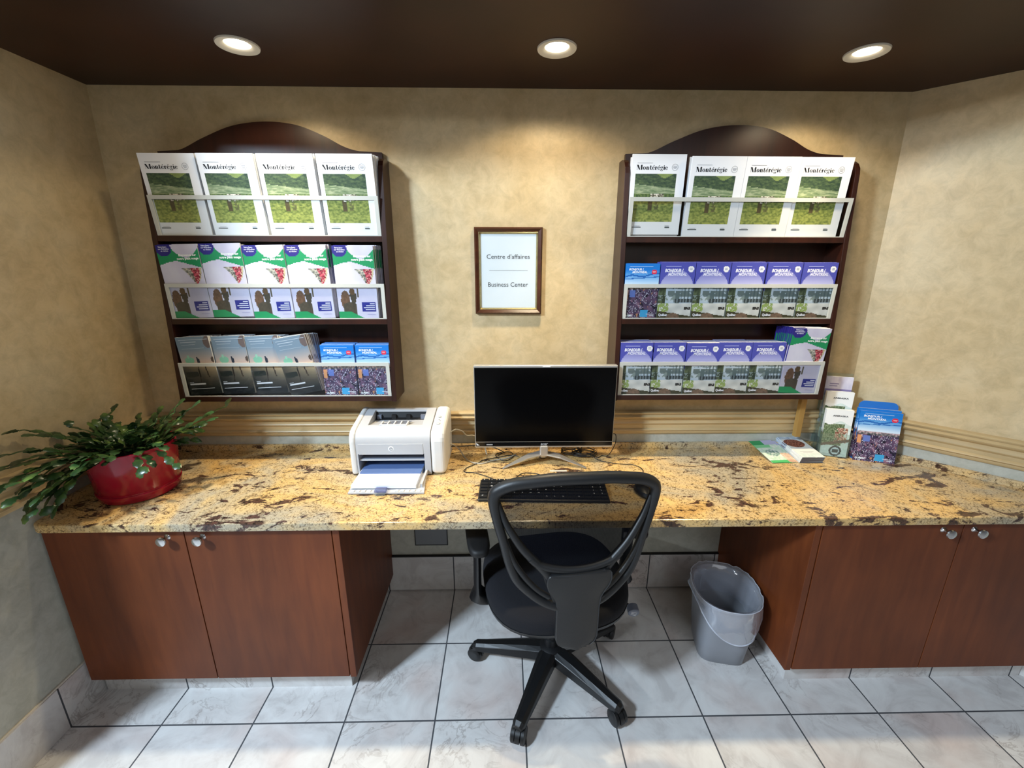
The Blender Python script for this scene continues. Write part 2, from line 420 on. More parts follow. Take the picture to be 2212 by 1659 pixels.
rail('trim_1', (XL, 0), (XR, 0), (0, -1), ma=1, mb_=-.414)
rail('trim_2', (XL, LEND), (XL, 0), (1, 0), mb_=-1)
rail('trim_3', (XR, 0), (XR+1.3, -1.3), (-1, -1), ma=.414)

# ------------------------------------------------------------------ recessed lamps
for i, (x, y) in enumerate(LAMPS):
    t = thing('recessed_lamp', (x, y, CEIL))
    tag(t, ['round recessed ceiling lamp above the left brochure rack', 'round recessed ceiling lamp above the framed sign', 'round recessed ceiling lamp above the right brochure rack'][i], 'ceiling lamp', 'recessed ceiling lamps')
    m = MB(); m.lathe([(.036, .010), (.0365, .003), (.040, -.001), (.054, -.0055), (.0590, -.0045), (.0605, -.001), (.0605, 0), (.0605, .002)], 'white_trim', 40); m.build('trim_ring', t)
    m = MB(); m.lathe([(.047, 0), (.045, .02), (.038, .055), (.0, .056)], 'white_trim', 32); m.build('reflector', t)
    m = MB(); m.lathe([(.033, .022), (.029, .014), (.018, .0105), (.0, .0095)], 'bulb', 28); m.build('bulb', t)

# ------------------------------------------------------------------ worktop
YF = -.593
c = .035
tp = [(lx(ZC)+.002, -.001), (lx(ZC)+.002, YF+c)]
tp += [(lx(ZC)+.002+c-c*math.cos(k*R(90)/6), YF+c-c*math.sin(k*R(90)/6)) for k in range(1, 7)]
tp += [(rc(ZC)-YF-.003, YF), (rc(ZC)-.003, -.001)]
t = thing('granite_worktop', (0, -.3, .757)); tag(t, 'long yellow granite worktop with dark blotches running wall to wall', 'worktop')
m = MB(); m.prism(tp, 'z', .757, ZC, 'granite'); local(m, t).build('slab', t, smooth=False, bevel=.004, seg=2)
m = MB(); m.box(lx(.8)+.02, rc(.8)-.022, -.020, -.001, ZC, ZC+.027, 'granite'); m.box(lx(.8)+.001, lx(.8)+.02, -.50, -.001, ZC, ZC+.027, 'granite')
m.prism([(rc(.8)-.002, -.001), (rc(.8)-.03, -.001), (rc(.8)+.55-.03, -.55), (rc(.8)+.55-.002, -.551)], 'z', ZC, ZC+.027, 'granite')
local(m, t).build('backsplash', t, smooth=False, bevel=.002)

# ------------------------------------------------------------------ cabinets
def knob(par, x, z):
    m = MB(); y = -.0
    m.lathe([(.011, y), (.0085, y-.003), (.0055, y-.008), (.0055, y-.016), (.010, y-.020), (.0155, y-.023), (.017, y-.027), (.0155, y-.031), (.008, y-.033), (.0, y-.0332)], 'chrome', 24, x, z, axis='y'); m.build('knob', par)
def cabinet(label, x, doors, panels, carc, toe, knobs):
    t = thing('base_cabinet', (x, -.3, 0)); tag(t, label, 'cabinet', 'cherry base cabinets under the worktop')
    m = MB(); m.prism(carc, 'z', .106, .7555, 'cherry'); local(m, t).build('carcass', t, smooth=False)
    for p in panels:
        m = MB(); m.box(*p, 'cherry'); local(m, t).build('side_panel', t, smooth=False, bevel=.0015)
    m = MB(); m.prism(toe, 'z', 0, .106, 'tile_base_x'); local(m, t).build('toe_kick', t, smooth=False)
    for (x0, x1), kx in zip(doors, knobs):
        d = MB(); d.box(x0+.0015, x1-.0015, -.568, -.55, .106, .752, 'cherry')
        do = local(d, t).build('door', t, smooth=False, bevel=.0012)
        k = MB(); yy = -.568-.0
        m = k; X, Z = kx, .722
        m.lathe([(.011, yy), (.0085, yy-.003), (.0055, yy-.008), (.0055, yy-.016), (.010, yy-.020), (.0155, yy-.023), (.017, yy-.027), (.0155, yy-.031), (.008, yy-.033), (.0, yy-.0332)], 'chrome', 24, X, Z, axis='y')
        local(m, t).build('knob', do)
    return t
cabinet('left cherry cabinet with two doors below the red plant pot', -1.07,
        [(-1.556, -1.0835), (-1.0835, -.589)], [(-.589, -.565, -.566, -.001, .100, .7555)],
        [(lx(.4)+.004, -.001), (lx(.4)+.004, -.549), (-.590, -.549), (-.590, -.001)],
        [(-1.56, -.001), (-1.56, -.520), (-.607, -.520), (-.607, -.001)], (-1.142, -1.024))
cabinet('right cherry cabinet with two doors beside the grey waste bin', 1.5,
        [(1.1035, 1.600), (1.600, 2.095)], [(1.079, 1.1025, -.566, -.001, .100, .7555)],
        [(1.1035, -.001), (1.1035, -.549), (2.135, -.549), (1.587, -.001)],
        [(1.122, -.001), (1.122, -.520), (2.09, -.520), (1.575, -.001)], (1.530, 1.640))
m = MB(); m.box(-.442, -.288, -.006, -.0006, .27, .46, 'panel_grey')
for a in ((-.446, -.284, .266, .270), (-.446, -.284, .46, .464), (-.446, -.442, .266, .464), (-.288, -.284, .266, .464)): m.box(a[0], a[1], -.007, -.0006, a[2], a[3], 'panel_edge')
tag(m.build('access_panel', smooth=False), 'grey access panel with black edge low on the wall below the worktop', 'wall panel')
m = MB(); m.box(1.318, 1.342, -.060, -.037, .858, 1.058, 'strip_wood')
tag(m.build('support_strip', smooth=False, bevel=.001), 'short golden wooden strip below the right brochure rack', 'wooden strip')

# ------------------------------------------------------------------ brochure racks
def front(z): return -.095-.05*(2.0-z)/.94
SH = (1.714, 1.401, 1.085)
def rack(x0, x1, label, arch):
    t = thing('brochure_rack', ((x0+x1)/2, 0, 1.062)); tag(t, label, 'brochure rack', 'dark wooden wall racks')
    th = .019
    side = [(-.001, 1.062), (front(1.062), 1.062), (front(1.3), 1.3), (front(1.6), 1.6), (front(1.9), 1.9), (front(1.94), 1.94), (-.094, 1.962), (-.082, 1.980), (-.066, 1.990), (-.04, 1.996), (-.001, 1.996)]
    for a, b in ((x0, x0+th), (x1-th, x1)):
        m = MB(); m.prism(side, 'x', a, b, 'mahogany'); local(m, t).build('side_panel', t, bevel=.0015, smooth=False)
    pts = [(x0+th, 1.062), (x1-th, 1.062), (x1-th, 2.022)] + arch[::-1] + [(x0+th, 2.022)]
    m = MB(); m.prism(pts, 'y', -.018, -.001, 'mahogany'); local(m, t).build('back_panel', t, smooth=False)
    for k, z in enumerate(SH):
        m = MB(); m.box(x0+th, x1-th, front(z)+.001, -.018, z-.021, z, 'mahogany'); local(m, t).build('shelf', t, smooth=False, bevel=.001)
        h = (.140, .136, .142)[k]; yb = front(z)+.0045; yt = yb-.014 if k == 0 else yb-.004
        a, b = x0+th+.002, x1-th-.002
        def fr(u0, u1, w0, w1, mat, m, dy=0, tt=.005):
            Y = lambda w: yb+(yt-yb)*w/h+dy
            m.add([(u0, Y(w0), z+w0), (u1, Y(w0), z+w0), (u1, Y(w1), z+w1), (u0, Y(w1), z+w1), (u0, Y(w0)+tt, z+w0), (u1, Y(w0)+tt, z+w0), (u1, Y(w1)+tt, z+w1), (u0, Y(w1)+tt, z+w1)],
                  [[0, 1, 2, 3], [7, 6, 5, 4], [0, 4, 5, 1], [3, 2, 6, 7], [0, 3, 7, 4], [1, 5, 6, 2]], mat)
        m = MB(); fr(a, b, h-.014, h, 'frame_plastic', m); fr(a, a+.014, .003, h-.014, 'frame_plastic', m); fr(b-.014, b, .003, h-.014, 'frame_plastic', m); fr(a, b, 0, .003, 'frame_plastic', m)
        fo = local(m, t).build('pocket_frame', t, smooth=False)
        m = MB(); fr(a+.014, b-.014, .003, h-.014, 'acrylic', m, .0015, .002); local(m, t).build('acrylic_pane', fo, smooth=False)
    return t
def smooth_arch(pts, n=6):   # Catmull-Rom through the measured outline
    out = []
    for i in range(1, len(pts)-2):
        p0, p1, p2, p3 = [Vector(q) for q in pts[i-1:i+3]]
        for k in range(n):
            t = k/n; out.append(tuple(.5*((2*p1)+(p2-p0)*t+(2*p0-5*p1+4*p2-p3)*t*t+(3*p1-p0-3*p2+p3)*t**3)))
    out.append(tuple(pts[-2])); return out
AL = smooth_arch([(-1.34, 2.022), (-1.235, 2.026), (-1.135, 2.068), (-1.02, 2.109), (-.898, 2.124), (-.781, 2.114), (-.682, 2.078), (-.61, 2.042), (-.55, 2.026), (-.47, 2.022)])
rack(-1.332, -.447, 'dark wooden brochure rack with arched top on the left wall area', AL)
rack(.452, 1.343, 'dark wooden brochure rack with arched top on the right, nearest the corner', [(x+1.790, z) for x, z in AL])

# ------------------------------------------------------------------ printed covers
def NZ(x, y, z=0): return noise.noise(Vector((x, y, z)))
def FB(x, y, o=4, z=0):
    s = 0; a = .5
    for i in range(o): s += a*NZ(x*2**i, y*2**i, z+i*7.1); a *= .5
    return s
def mixl(a, b, t): t = max(0, min(1, t)); return tuple(x+(y-x)*t for x, y in zip(a, b))
def c_magazine(u, v):
    if .085 < u < .84 and .165 < v < .765:
        q = (v-.165)/.6; p = (u-.085)/.755; n = FB(p*13, q*24); n2 = FB(p*22, q*30, 3, 5)
        if q > .80-.10*p:
            c = mixl((48, 66, 54), (88, 106, 72), .5+n*1.6)
            if q > .90+.12*abs(p-.72)/.25: c = mixl(c, (150, 166, 92), .7)
        elif q > .60: c = mixl((96, 118, 84), (168, 176, 140), .5+FB(p*5, q*40)*2)
        elif q > .47: c = mixl((58, 78, 50), (110, 130, 74), .5+n2*2) if p < .4 or p > .74 else mixl((74, 72, 58), (196, 190, 170), .5+n2*3.4)
        else:
            c = mixl((94, 110, 56), (168, 172, 92), .5+n*1.7+(.2 if q < .2 else 0))
            if .36 < p < .46 and q > .24: c = mixl(c, (78, 62, 48), .8)
            elif .52 < p < .64 and q > .27 and n2 > -.1: c = mixl(c, (92, 82, 62), .6)
        if .40 < p < .62 and .44 < q < .60 and n2 > .06: c = (228, 220, 206)
        return c
    return (236, 236, 238)
def c_green(u, v):
    # lavender ground, green waves, navy blob, balloon, woman and child
    top = .86-.10*math.sin(u*3.4+.6)+ (.11 if u < .3 else 0)
    bot = .70+.10*math.sin(u*3.2-.2)-.06
    c = mixl((192, 188, 210), (214, 214, 226), FB(u*2, v*2)+.3)
    if u > .35: lo_top = .955-.13*math.sin((u-.35)/.65*math.pi)
    else: lo_top = .93+.07*(.35-u)/.35
    lo_bot = .735+.055*math.sin(u*math.pi*1.0) if u < .42 else .79-.10*(u-.42)/.58
    if lo_bot < v < lo_top: c = (34, 138, 88)
    if (u-.17)**2/.19**2+(v-.955)**2/.105**2 < 1: c = (46, 42, 122)
    tt = (.685-v)/.215
    if 0 < tt < 1:
        lb = .50+.27*tt**.8; rb = .975-.05*tt-.12*tt**3
        if lb < u < rb:
            q = (u-lb)/(rb-lb); g = NZ(u*17, v*34); g2 = NZ(u*34, v*60, 4)
            c = mixl((128, 34, 50), (196, 92, 104), .5+g*1.6) if q > .42-.1*tt else mixl((104, 106, 98), (176, 176, 164), .5+g*1.6)
            if g2 > .34: c = (206, 186, 168)
            if g2 < -.36: c = (58, 40, 44)
            if q > .90: c = (184, 176, 140)
    if v < .42:
        hx = (u-.20)/.115; hz = (v-.26)/.135
        if hx*hx+hz*hz < 1: c = mixl((92, 66, 50), (120, 92, 72), .5+FB(u*20, v*30))
        if .14 < u < .47 and v < .24-abs(u-.3)*.2: c = mixl((66, 62, 52), (92, 80, 66), .5+FB(u*20, v*30))
        if abs(u-.40) < .09-.04*abs(v-.33)/.1 and .10 < v < .36: c = (70, 64, 54)
        if (u-.38)**2/.07**2+(v-.38)**2/.05**2 < 1: c = (96, 74, 52)
        if abs(u-.52) < .012 and .3 < v < .42: c = (90, 82, 66)
        if v < .105-.28*max(0, u-.28): c = (40, 146, 92)
        if .60 < u < .95 and .10 < v < .235: c = (44, 50, 134)
    return c
def city(u, v):
    n = FB(u*8+v*4, v*11, 3); n2 = FB(u*13, v*9-u*7, 3, 3); n3 = NZ(u*7, v*9, 9)
    c = mixl((58, 50, 78), (112, 84, 112), .5+n3)
    if abs(n2) < .018: c = (192, 190, 208)
    elif n > .24: c = mixl(c, (150, 110, 128), .9)
    elif n2 > .30: c = (186, 132, 98)
    elif n < -.16: c = (30, 28, 46)
    return c
def c_blue(u, v):
    if v > .60:
        q = (v-.60)/.4; c = mixl((206, 226, 244), (28, 118, 204), q*1.5-.1)
        w = abs(q-.42-.12*u-.05*math.sin(u*9))
        if w < .035 or abs(q-.32-.1*u) < .02: c = mixl(c, (24, 86, 166), .8)
        if (u-.84)**2/.075**2+(v-.855)**2/.045**2 < 1: c = (214, 44, 70)
        return c
    if v > .54: return mixl((66, 74, 76), (196, 170, 176), (v-.54)/.06+NZ(u*20, v*30))
    c = city(u, v)
    if .16 < u < .34 and .40 < v < .52: c = (100, 122, 190)
    if .03 < u < .13 and .36 < v < .52: c = (212, 150, 104)
    if .52 < u < .74 and .03 < v < .16: c = (64, 160, 212)
    return c
def c_purple(u, v):
    if v > .56:
        q = (v-.56)/.44; c = (76, 80, 166)
        d = math.hypot((u-.5)*1.0, (v-.50)*1.35)
        if d < .50: c = mixl((190, 190, 224), (134, 136, 196), (v-.56)/.22)
        if (u-.87)**2/.085**2+(v-.885)**2/.055**2 < 1: c = (232, 232, 232)
        return c
    if v > .28:
        c = mixl((176, 196, 216), (206, 216, 222), NZ(u*4, v*6)+.5)
        n = FB(u*9, v*12)
        if u < .2: c = mixl((52, 62, 48), (104, 116, 84), .5+n*2)
        if .42-.02 < v < .50 and u > .28 and n > -.2: c = (112, 126, 124)
        if .5 < u < .62 and v < .5: c = (102, 118, 118)
        if .52 < v and .3 < u: c = mixl(c, (88, 108, 112), .6 if n > 0 else 0)
        if .29 < v < .36 and u > .45: c = (58, 66, 70) if math.floor(u*22) % 2 else (120, 132, 136)
        if u < .5 and .33 < v < .42 and n > 0: c = (142, 156, 152)
        if u > .66 and math.floor(u*28) % 3 == 0 and v > .36: c = mixl(c, (84, 100, 104), .7)
    else:
        c = mixl((196, 198, 196), (228, 228, 224), NZ(u*4, v*9)+.5)
        if (u-.16)**2/.18**2+(v-.20)**2/.13**2 < 1 and FB(u*20, v*24) > -.12: c = (150, 170, 98)
        if v < .14-.10*u: c = (66, 64, 46)
        if (u-.48)**2/.2**2+(v-.01)**2/.09**2 < 1: c = mixl((140, 110, 92), (96, 80, 66), .5+FB(u*20, v*20))
        if .80 < u < .97 and .155 < v < .215 and NZ(u*30, v*30) > -.25: c = (58, 56, 54)
    return c
def c_dark(u, v):
    if v > .52:
        q = (v-.52)/.48; c = mixl((206, 176, 158), (118, 138, 154), q*1.7)
        if (u-.26)**2/.14**2+(v-.60)**2/.06**2 < 1 and q < .35: c = (122, 176, 150)
        if (u-.24) ** 2/.03**2+(v-.665)**2/.03**2 < 1: c = (140, 190, 166)
        if (u-.52)**2/.045**2+(v-.585)**2/.05**2 < 1 or (u-.50)**2/.03**2+(v-.64)**2/.018**2 < 1: c = (44, 50, 62)
        if (u-.94)**2/.13**2+(v-.90)**2/.10**2 < 1: c = (104, 92, 90)
        if (u-.97)**2/.05**2+(v-.60)**2/.05**2 < 1: c = (84, 72, 66)
        return c
    q = v/.52; c = mixl((22, 26, 30), (206, 178, 138), (q-.15)*1.15*(0.35+.75*u))
    if .05 < u < .42 and .30 < v < .43 and abs(v-.36) < .05-.06*abs(u-.2): c = (40, 44, 40)
    if abs(u-.46-.1*(v-.4)) < .018 and v > .22: c = (46, 36, 32)
    if abs(u-.70+.25*(v-.4)) < .02 and v > .30: c = (56, 44, 38)
    if NZ(u*3, v*40) > .35 and v < .3: c = mixl(c, (70, 66, 62), .5)
    return c
def c_card(u, v):
    if v > .72-.04*math.sin(u*8): c = (238, 240, 240)
    else:
        n = FB(u*9, v*16); n2 = FB(u*22, v*30, 3, 4)
        c = mixl((196, 214, 208), (230, 238, 236), .5+n)
        if .24 < v < .70 and u < .78-.2*abs(v-.5): c = mixl((66, 86, 56), (146, 160, 128), .5+n2*2.2)
        if .30 < v < .62 and .45 < u < .9 and n > -.1: c = mixl((120, 62, 48), (232, 206, 184), .5+n2*2.4)
        if abs(v-.24-.12*u) < .03: c = (104, 86, 76)
    d = math.hypot(u-.56, (v-.12)*2.0)
    if d < .23: c = (30, 42, 54)
    if d < .155: c = (208, 222, 228)
    if d < .12 and abs(v-.12) < .035: c = (34, 46, 58)
    return c
def c_food(u, v):
    n = FB(u*8, v*10); n2 = FB(u*20, v*24, 3, 3)
    c = (236, 236, 230)
    if v > .74: c = mixl((150, 168, 190), (218, 224, 230), .5+n)
    if ((u-.42)/.44)**2+((v-.58)/.17)**2 < 1: c = mixl((84, 40, 32), (196, 128, 104), .5+n2*2.4)
    if v < .16: c = mixl((206, 222, 212), (236, 240, 236), .5+n)
    return c
def c_leaflet(u, v):
    n = FB(u*7, v*9); c = mixl((188, 222, 190), (240, 240, 228), .5+n*1.4)
    if v > .80: c = (54, 152, 92) if u < .5 else (188, 186, 214)
    elif v > .66 and u < .7-.5*(.8-v): c = (132, 206, 148)
    if v < .10: c = (86, 188, 110)
    if ((u-.45)/.28)**2+((v-.42)/.15)**2 < 1: c = mixl((96, 136, 122), (226, 232, 224), .5+FB(u*14, v*16)*2)
    if u > .72 and v < .4: c = mixl((226, 206, 180), (206, 160, 132), .5+n*2)
    return c
def c_lilac(u, v):
    c = mixl((196, 190, 214), (232, 228, 238), .5+FB(u*5, v*5))
    if .60 < v < .75: c = (140, 130, 176)
    return c
def lc(c): return lin([max(0, min(255, x)) for x in c])

def didone(mb, x, z, h, col, width):
    """MONTEREGIE title in thick and thin strokes, drawn glyph by glyph"""
    P = []; XH = .64
    def quad(a, b, c_, d): P.append([a, b, c_, d])
    def rect(x0, x1, z0, z1): quad((x0, z0), (x1, z0), (x1, z1), (x0, z1))
    def ring(cx, cz, rx, rz, ix, iz, a0=0, a1=360, n=20):
        for k in range(n):
            t, s = R(a0+(a1-a0)*k/n), R(a0+(a1-a0)*(k+1)/n)
            quad((cx+rx*math.cos(t), cz+rz*math.sin(t)), (cx+rx*math.cos(s), cz+rz*math.sin(s)), (cx+ix*math.cos(s), cz+iz*math.sin(s)), (cx+ix*math.cos(t), cz+iz*math.sin(t)))
    cur = 0
    def M():
        nonlocal cur
        rect(cur, cur+.16, 0, .03); rect(cur+.07, cur+.10, 0, 1)
        quad((cur+.0, 1), (cur+.28, 1), (cur+.60, 0), (cur+.40, 0)); quad((cur+.50, .12), (cur+.47, 0.05), (cur+.74, 1), (cur+.78, 1))
        rect(cur+.72, cur+.94, 0, 1); rect(cur+.66, cur+1.0, 0, .03); cur += 1.05
    def o():
        nonlocal cur
        ring(cur+.25, XH/2, .25, XH/2+.01, .09, XH/2-.03); cur += .55
    def n_():
        nonlocal cur
        rect(cur+.04, cur+.23, 0, XH); rect(cur, cur+.27, 0, .03); ring(cur+.30, XH-.16, .19, .17, .06, .13, 0, 180, 10); rect(cur+.34, cur+.49, 0, XH-.14); rect(cur+.29, cur+.54, 0, .03); cur += .58
    def t_():
        nonlocal cur
        rect(cur+.08, cur+.24, .04, .86); rect(cur, cur+.36, XH-.03, XH); ring(cur+.27, .12, .15, .13, .04, .09, 180, 350, 8); cur += .42
    def e_(acc):
        nonlocal cur
        ring(cur+.22, XH/2, .22, XH/2+.01, .075, XH/2-.03, 20, 330); rect(cur+.12, cur+.42, XH/2+.02, XH/2+.05); ring(cur+.30, XH/2+.04, .13, .24, .06, .20, 0, 80, 6)
        if acc: quad((cur+.18, XH+.08), (cur+.26, XH+.08), (cur+.40, XH+.28), (cur+.26, XH+.28))
        cur += .48
    def r__():
        nonlocal cur
        rect(cur+.04, cur+.23, 0, XH); rect(cur, cur+.28, 0, .03); ring(cur+.31, XH-.09, .085, .085, 0.001, .001, 0, 360, 10); cur += .43
    def g_():
        nonlocal cur
        ring(cur+.21, XH-.19, .20, .20, .07, .17); ring(cur+.23, -.13, .23, .14, .14, .10); rect(cur+.08, cur+.38, -.02, .09); rect(cur+.34, cur+.48, XH-.10, XH); cur += .52
    def i_():
        nonlocal cur
        rect(cur+.04, cur+.23, 0, XH); rect(cur, cur+.26, 0, .03); ring(cur+.13, XH+.19, .085, .085, .001, .001, 0, 360, 10); cur += .31
    M(); o(); n_(); t_(); e_(1); r__(); e_(1); g_(); i_(); e_(0)
    sx = width/cur
    for q in P:
        a = sum(q[i][0]*q[(i+1) % 4][1]-q[(i+1) % 4][0]*q[i][1] for i in range(4))
        if a < 0: q = q[::-1]
        mb.add([(x+px*sx, -.0005, z+pz*h) for px, pz in q], [[0, 1, 2, 3]], 'print', col)

WHITE = lin((236, 236, 238)); NAVYW = lin((222, 222, 238)); BLK = lin((22, 22, 26))
def booklet_mesh(name, w, h, t, fn, nu, nv, edge=(226, 226, 226), back=None, extra=None):
    """a booklet standing up: front cover faces -y, lower left corner of the cover at the origin"""
    m = MB()
    for i in range(nu):
        for j in range(nv):
            x0, x1, z0, z1 = w*i/nu, w*(i+1)/nu, h*j/nv, h*(j+1)/nv
            m.add([(x0, 0, z0), (x1, 0, z0), (x1, 0, z1), (x0, 0, z1)], [[0, 1, 2, 3]], 'print', lc(fn((i+.5)/nu, (j+.5)/nv)))
    e1 = lc(edge); e2 = lc([x*.93 for x in edge]); bk = lc(back or (230, 230, 232))
    # page block seen at the edges, covers either side, spine at the left
    for (a, b) in (((w, 0, 0), (w, t, 0)),):
        pass
    n = 3
    for k in range(n):
        ya, yb = t*k/n, t*(k+1)/n; cc = bk if k == n-1 and False else (e1 if k % 2 == 0 else e2)
        m.add([(w, ya, 0), (w, yb, 0), (w, yb, h), (w, ya, h)], [[0, 1, 2, 3]], 'print', cc)
        m.add([(0, ya, h), (w, ya, h), (w, yb, h), (0, yb, h)], [[0, 1, 2, 3]], 'print', cc)
        m.add([(0, ya, 0), (0, yb, 0), (w, yb, 0), (w, ya, 0)], [[0, 1, 2, 3]], 'print', cc)
    sp = lc(fn(.02, .93)); sp2 = lc(fn(.02, .4))
    m.add([(0, t, 0), (0, 0, 0), (0, 0, h/2), (0, t, h/2)], [[0, 1, 2, 3]], 'print', sp2)
    m.add([(0, t, h/2), (0, 0, h/2), (0, 0, h), (0, t, h)], [[0, 1, 2, 3]], 'print', sp)
    m.add([(0, t, 0), (0, t, h), (w, t, h), (w, t, 0)], [[0, 1, 2, 3]], 'print', bk)
    if extra: extra(m, w, h)
    return m.mesh(name, smooth=False)
def bars(m, w, h, rows, col, y=-.0005):
    for (u0, u1, v, th) in rows:
        m.add([(w*u0, y, h*v), (w*u1, y, h*v), (w*u1, y, h*(v+th)), (w*u0, y, h*(v+th))], [[0, 1, 2, 3]], 'print', col)
def ringm(m, cx, cz, r0, r1, col, n=24, y=-.0005):
    for k in range(n):
        t, s = 2*math.pi*k/n, 2*math.pi*(k+1)/n
        m.add([(cx+r1*math.cos(t), y, cz+r1*math.sin(t)), (cx+r1*math.cos(s), y, cz+r1*math.sin(s)), (cx+r0*math.cos(s), y, cz+r0*math.sin(s)), (cx+r0*math.cos(t), y, cz+r0*math.sin(t))], [[3, 2, 1, 0]], 'print', col)
def x_mag(m, w, h):
    didone(m, w*.09, h*.815, h*.058, BLK, w*.58)
    ringm(m, w*.80, h*.846, w*.052, w*.057, lc((120, 120, 124)))
    bars(m, w, h, [(.765, .835, .856, .006), (.765, .835, .842, .006), (.775, .825, .828, .006), (.10, .38, .893, .005)], lc((150, 150, 154)))
    bars(m, w, h, [(.09, .26, .092, .010), (.72, .81, .088, .016)], lc((70, 76, 76))); bars(m, w, h, [(.12, .24, .112, .004), (.72, .80, .112, .006)], lc((150, 150, 154)))
def x_green(m, w, h):
    for k, s in enumerate(('Saint-Jean-', 'sur-Richelieu', 'et région')): text(m, s, w*.17+k*.002, h*(.972-.026*k)-.002, h*.028, 'print', NAVYW, bold=.02, align='c')
    text(m, 'Bienvenue sur', w*.93, h*.848, h*.042, 'print', lin((240, 244, 240)), bold=.03, align='r')
    text(m, 'notre petit nuage', w*.97, h*.802, h*.042, 'print', lin((240, 244, 240)), bold=.03, align='r')
    bars(m, w, h, [(.80, .92, .205, .012), (.70, .92, .177, .012), (.64, .92, .149, .012), (.68, .92, .121, .012)], NAVYW)
    bars(m, w, h, [(.72, .92, .055, .005)], lc((150, 150, 190)))
def x_blue(m, w, h):
    W_ = lin((240, 244, 250))
    bars(m, w, h, [(.12, .80, .945, .007)], lc((190, 214, 240)))
    text(m, 'BONJOUR /', w*.10, h*.885, h*.052, 'print', W_, bold=.03, width=w*.42, shear=.1)
    text(m, 'MONTRÉAL', w*.20, h*.835, h*.052, 'print', W_, bold=.03, width=w*.44, shear=.1)
    bars(m, w, h, [(.79, .89, .862, .008), (.80, .88, .845, .008)], lc((240, 190, 200)))
    text(m, 'QUÉBEC', w*.04, h*.04, h*.045, 'print', W_, bold=.04, width=w*.26)
    bars(m, w, h, [(.70, .94, .075, .010), (.80, .94, .045, .012)], lc((214, 214, 224)))
def x_purple(m, w, h):
    W_ = lin((240, 240, 250))
    bars(m, w, h, [(.14, .58, .925, .011)], lc((170, 174, 226)))
    text(m, 'BONJOUR /', w*.12, h*.832, h*.078, 'print', W_, bold=.035, width=w*.52, shear=.15)
    text(m, 'MONTRÉAL', w*.22, h*.768, h*.070, 'print', lin((222, 222, 240)), bold=.035, width=w*.54, shear=.15)
    bars(m, w, h, [(.83, .91, .895, .010), (.83, .91, .872, .010)], lc((150, 156, 176)))
    text(m, 'Québec', w*.05, h*.045, h*.062, 'print', W_, bold=.04, width=w*.26)
def x_dark(m, w, h):
    W_ = lin((214, 216, 222))
    bars(m, w, h, [(.08, .96, .945, .008), (.12, .60, .905, .010), (.14, .56, .865, .005), (.12, .80, .80, .004)], lc((184, 196, 208)))
    bars(m, w, h, [(.07, .20, .215, .008), (.07, .56, .175, .026), (.07, .80, .10, .009)], W_)
    bars(m, w, h, [(0.0, 1.0, .455, .003)], lc((110, 98, 84)))
def x_card(m, w, h):
    text(m, 'ARBRASKA', w*.26, h*.856, h*.044, 'print', BLK, bold=.03, width=w*.56)
    bars(m, w, h, [(.1, .4, .045, .004), (.6, .9, .045, .004)], lc((120, 140, 160)))
def x_lilac(m, w, h):
    bars(m, w, h, [(.15, .5, .845, .012), (.15, .45, .80, .010)], lc((110, 96, 150)))
    bars(m, w, h, [(.10, .9, .52, .02)], lc((196, 84, 96)))
TB = .0066
BM = dict(
    mag=booklet_mesh('magazine', .201, .279, TB, c_magazine, 64, 90, extra=x_mag),
    green=booklet_mesh('brochure', .156, .277, TB, c_green, 52, 90, extra=x_green),
    blue=booklet_mesh('brochure', .134, .212, TB, c_blue, 48, 76, edge=(120, 150, 196), extra=x_blue),
    purple=booklet_mesh('brochure', .136, .218, TB, c_purple, 48, 76, extra=x_purple),
    dark=booklet_mesh('brochure', .130, .240, TB, c_dark, 48, 84, extra=x_dark))
ORD = ['leftmost', 'second from left', 'third from left', 'fourth from left', 'fifth from left', 'rightmost']
KIND = dict(mag='white meadow-photo magazine', green='green balloon brochure', blue='blue sky brochure', purple='purple brochure', dark='dusky lake brochure')
CAT = dict(mag='magazine', green='brochure', blue='brochure', purple='brochure', dark='brochure')
def pile(kind, x, y, z, n, where, lean=.0, roll=0.0, ztop=0, spread=0.0, gap=1.0, jit=.0025):
    me = BM[kind]; h = max(v.co.z for v in me.vertices); w = max(v.co.x for v in me.vertices)
    for k in range(n):
        o = bpy.data.objects.new('magazine' if kind == 'mag' else 'brochure', me); COL.objects.link(o)
        q = 1-k/max(n-1, 1)*.8; ln = lean*q
        rr = roll*(1-.5*k/max(n-1, 1)) + (random.uniform(-.006, .006) if k else 0)
        dz = w*math.sin(abs(rr)) if rr > 0 else 0
        o.rotation_euler = (math.atan2(ln, h), rr, 0) if True else (0, 0, 0)
        xx = x + (random.uniform(-jit, jit) + spread*k if k else 0)
        o.location = (xx, y+k*(TB*gap+.0003), z+.0006+(w*math.sin(rr) if rr > 0 else 0)+(random.uniform(0, .003) if k else ztop))
        if k == 0: tag(o, f'front {KIND[kind]}, {where}', CAT[kind], f'front {KIND[kind]}s')
        else: tag(o, f'{KIND[kind]} behind the front one, {where}', CAT[kind], f'copies behind the front one, {where}')
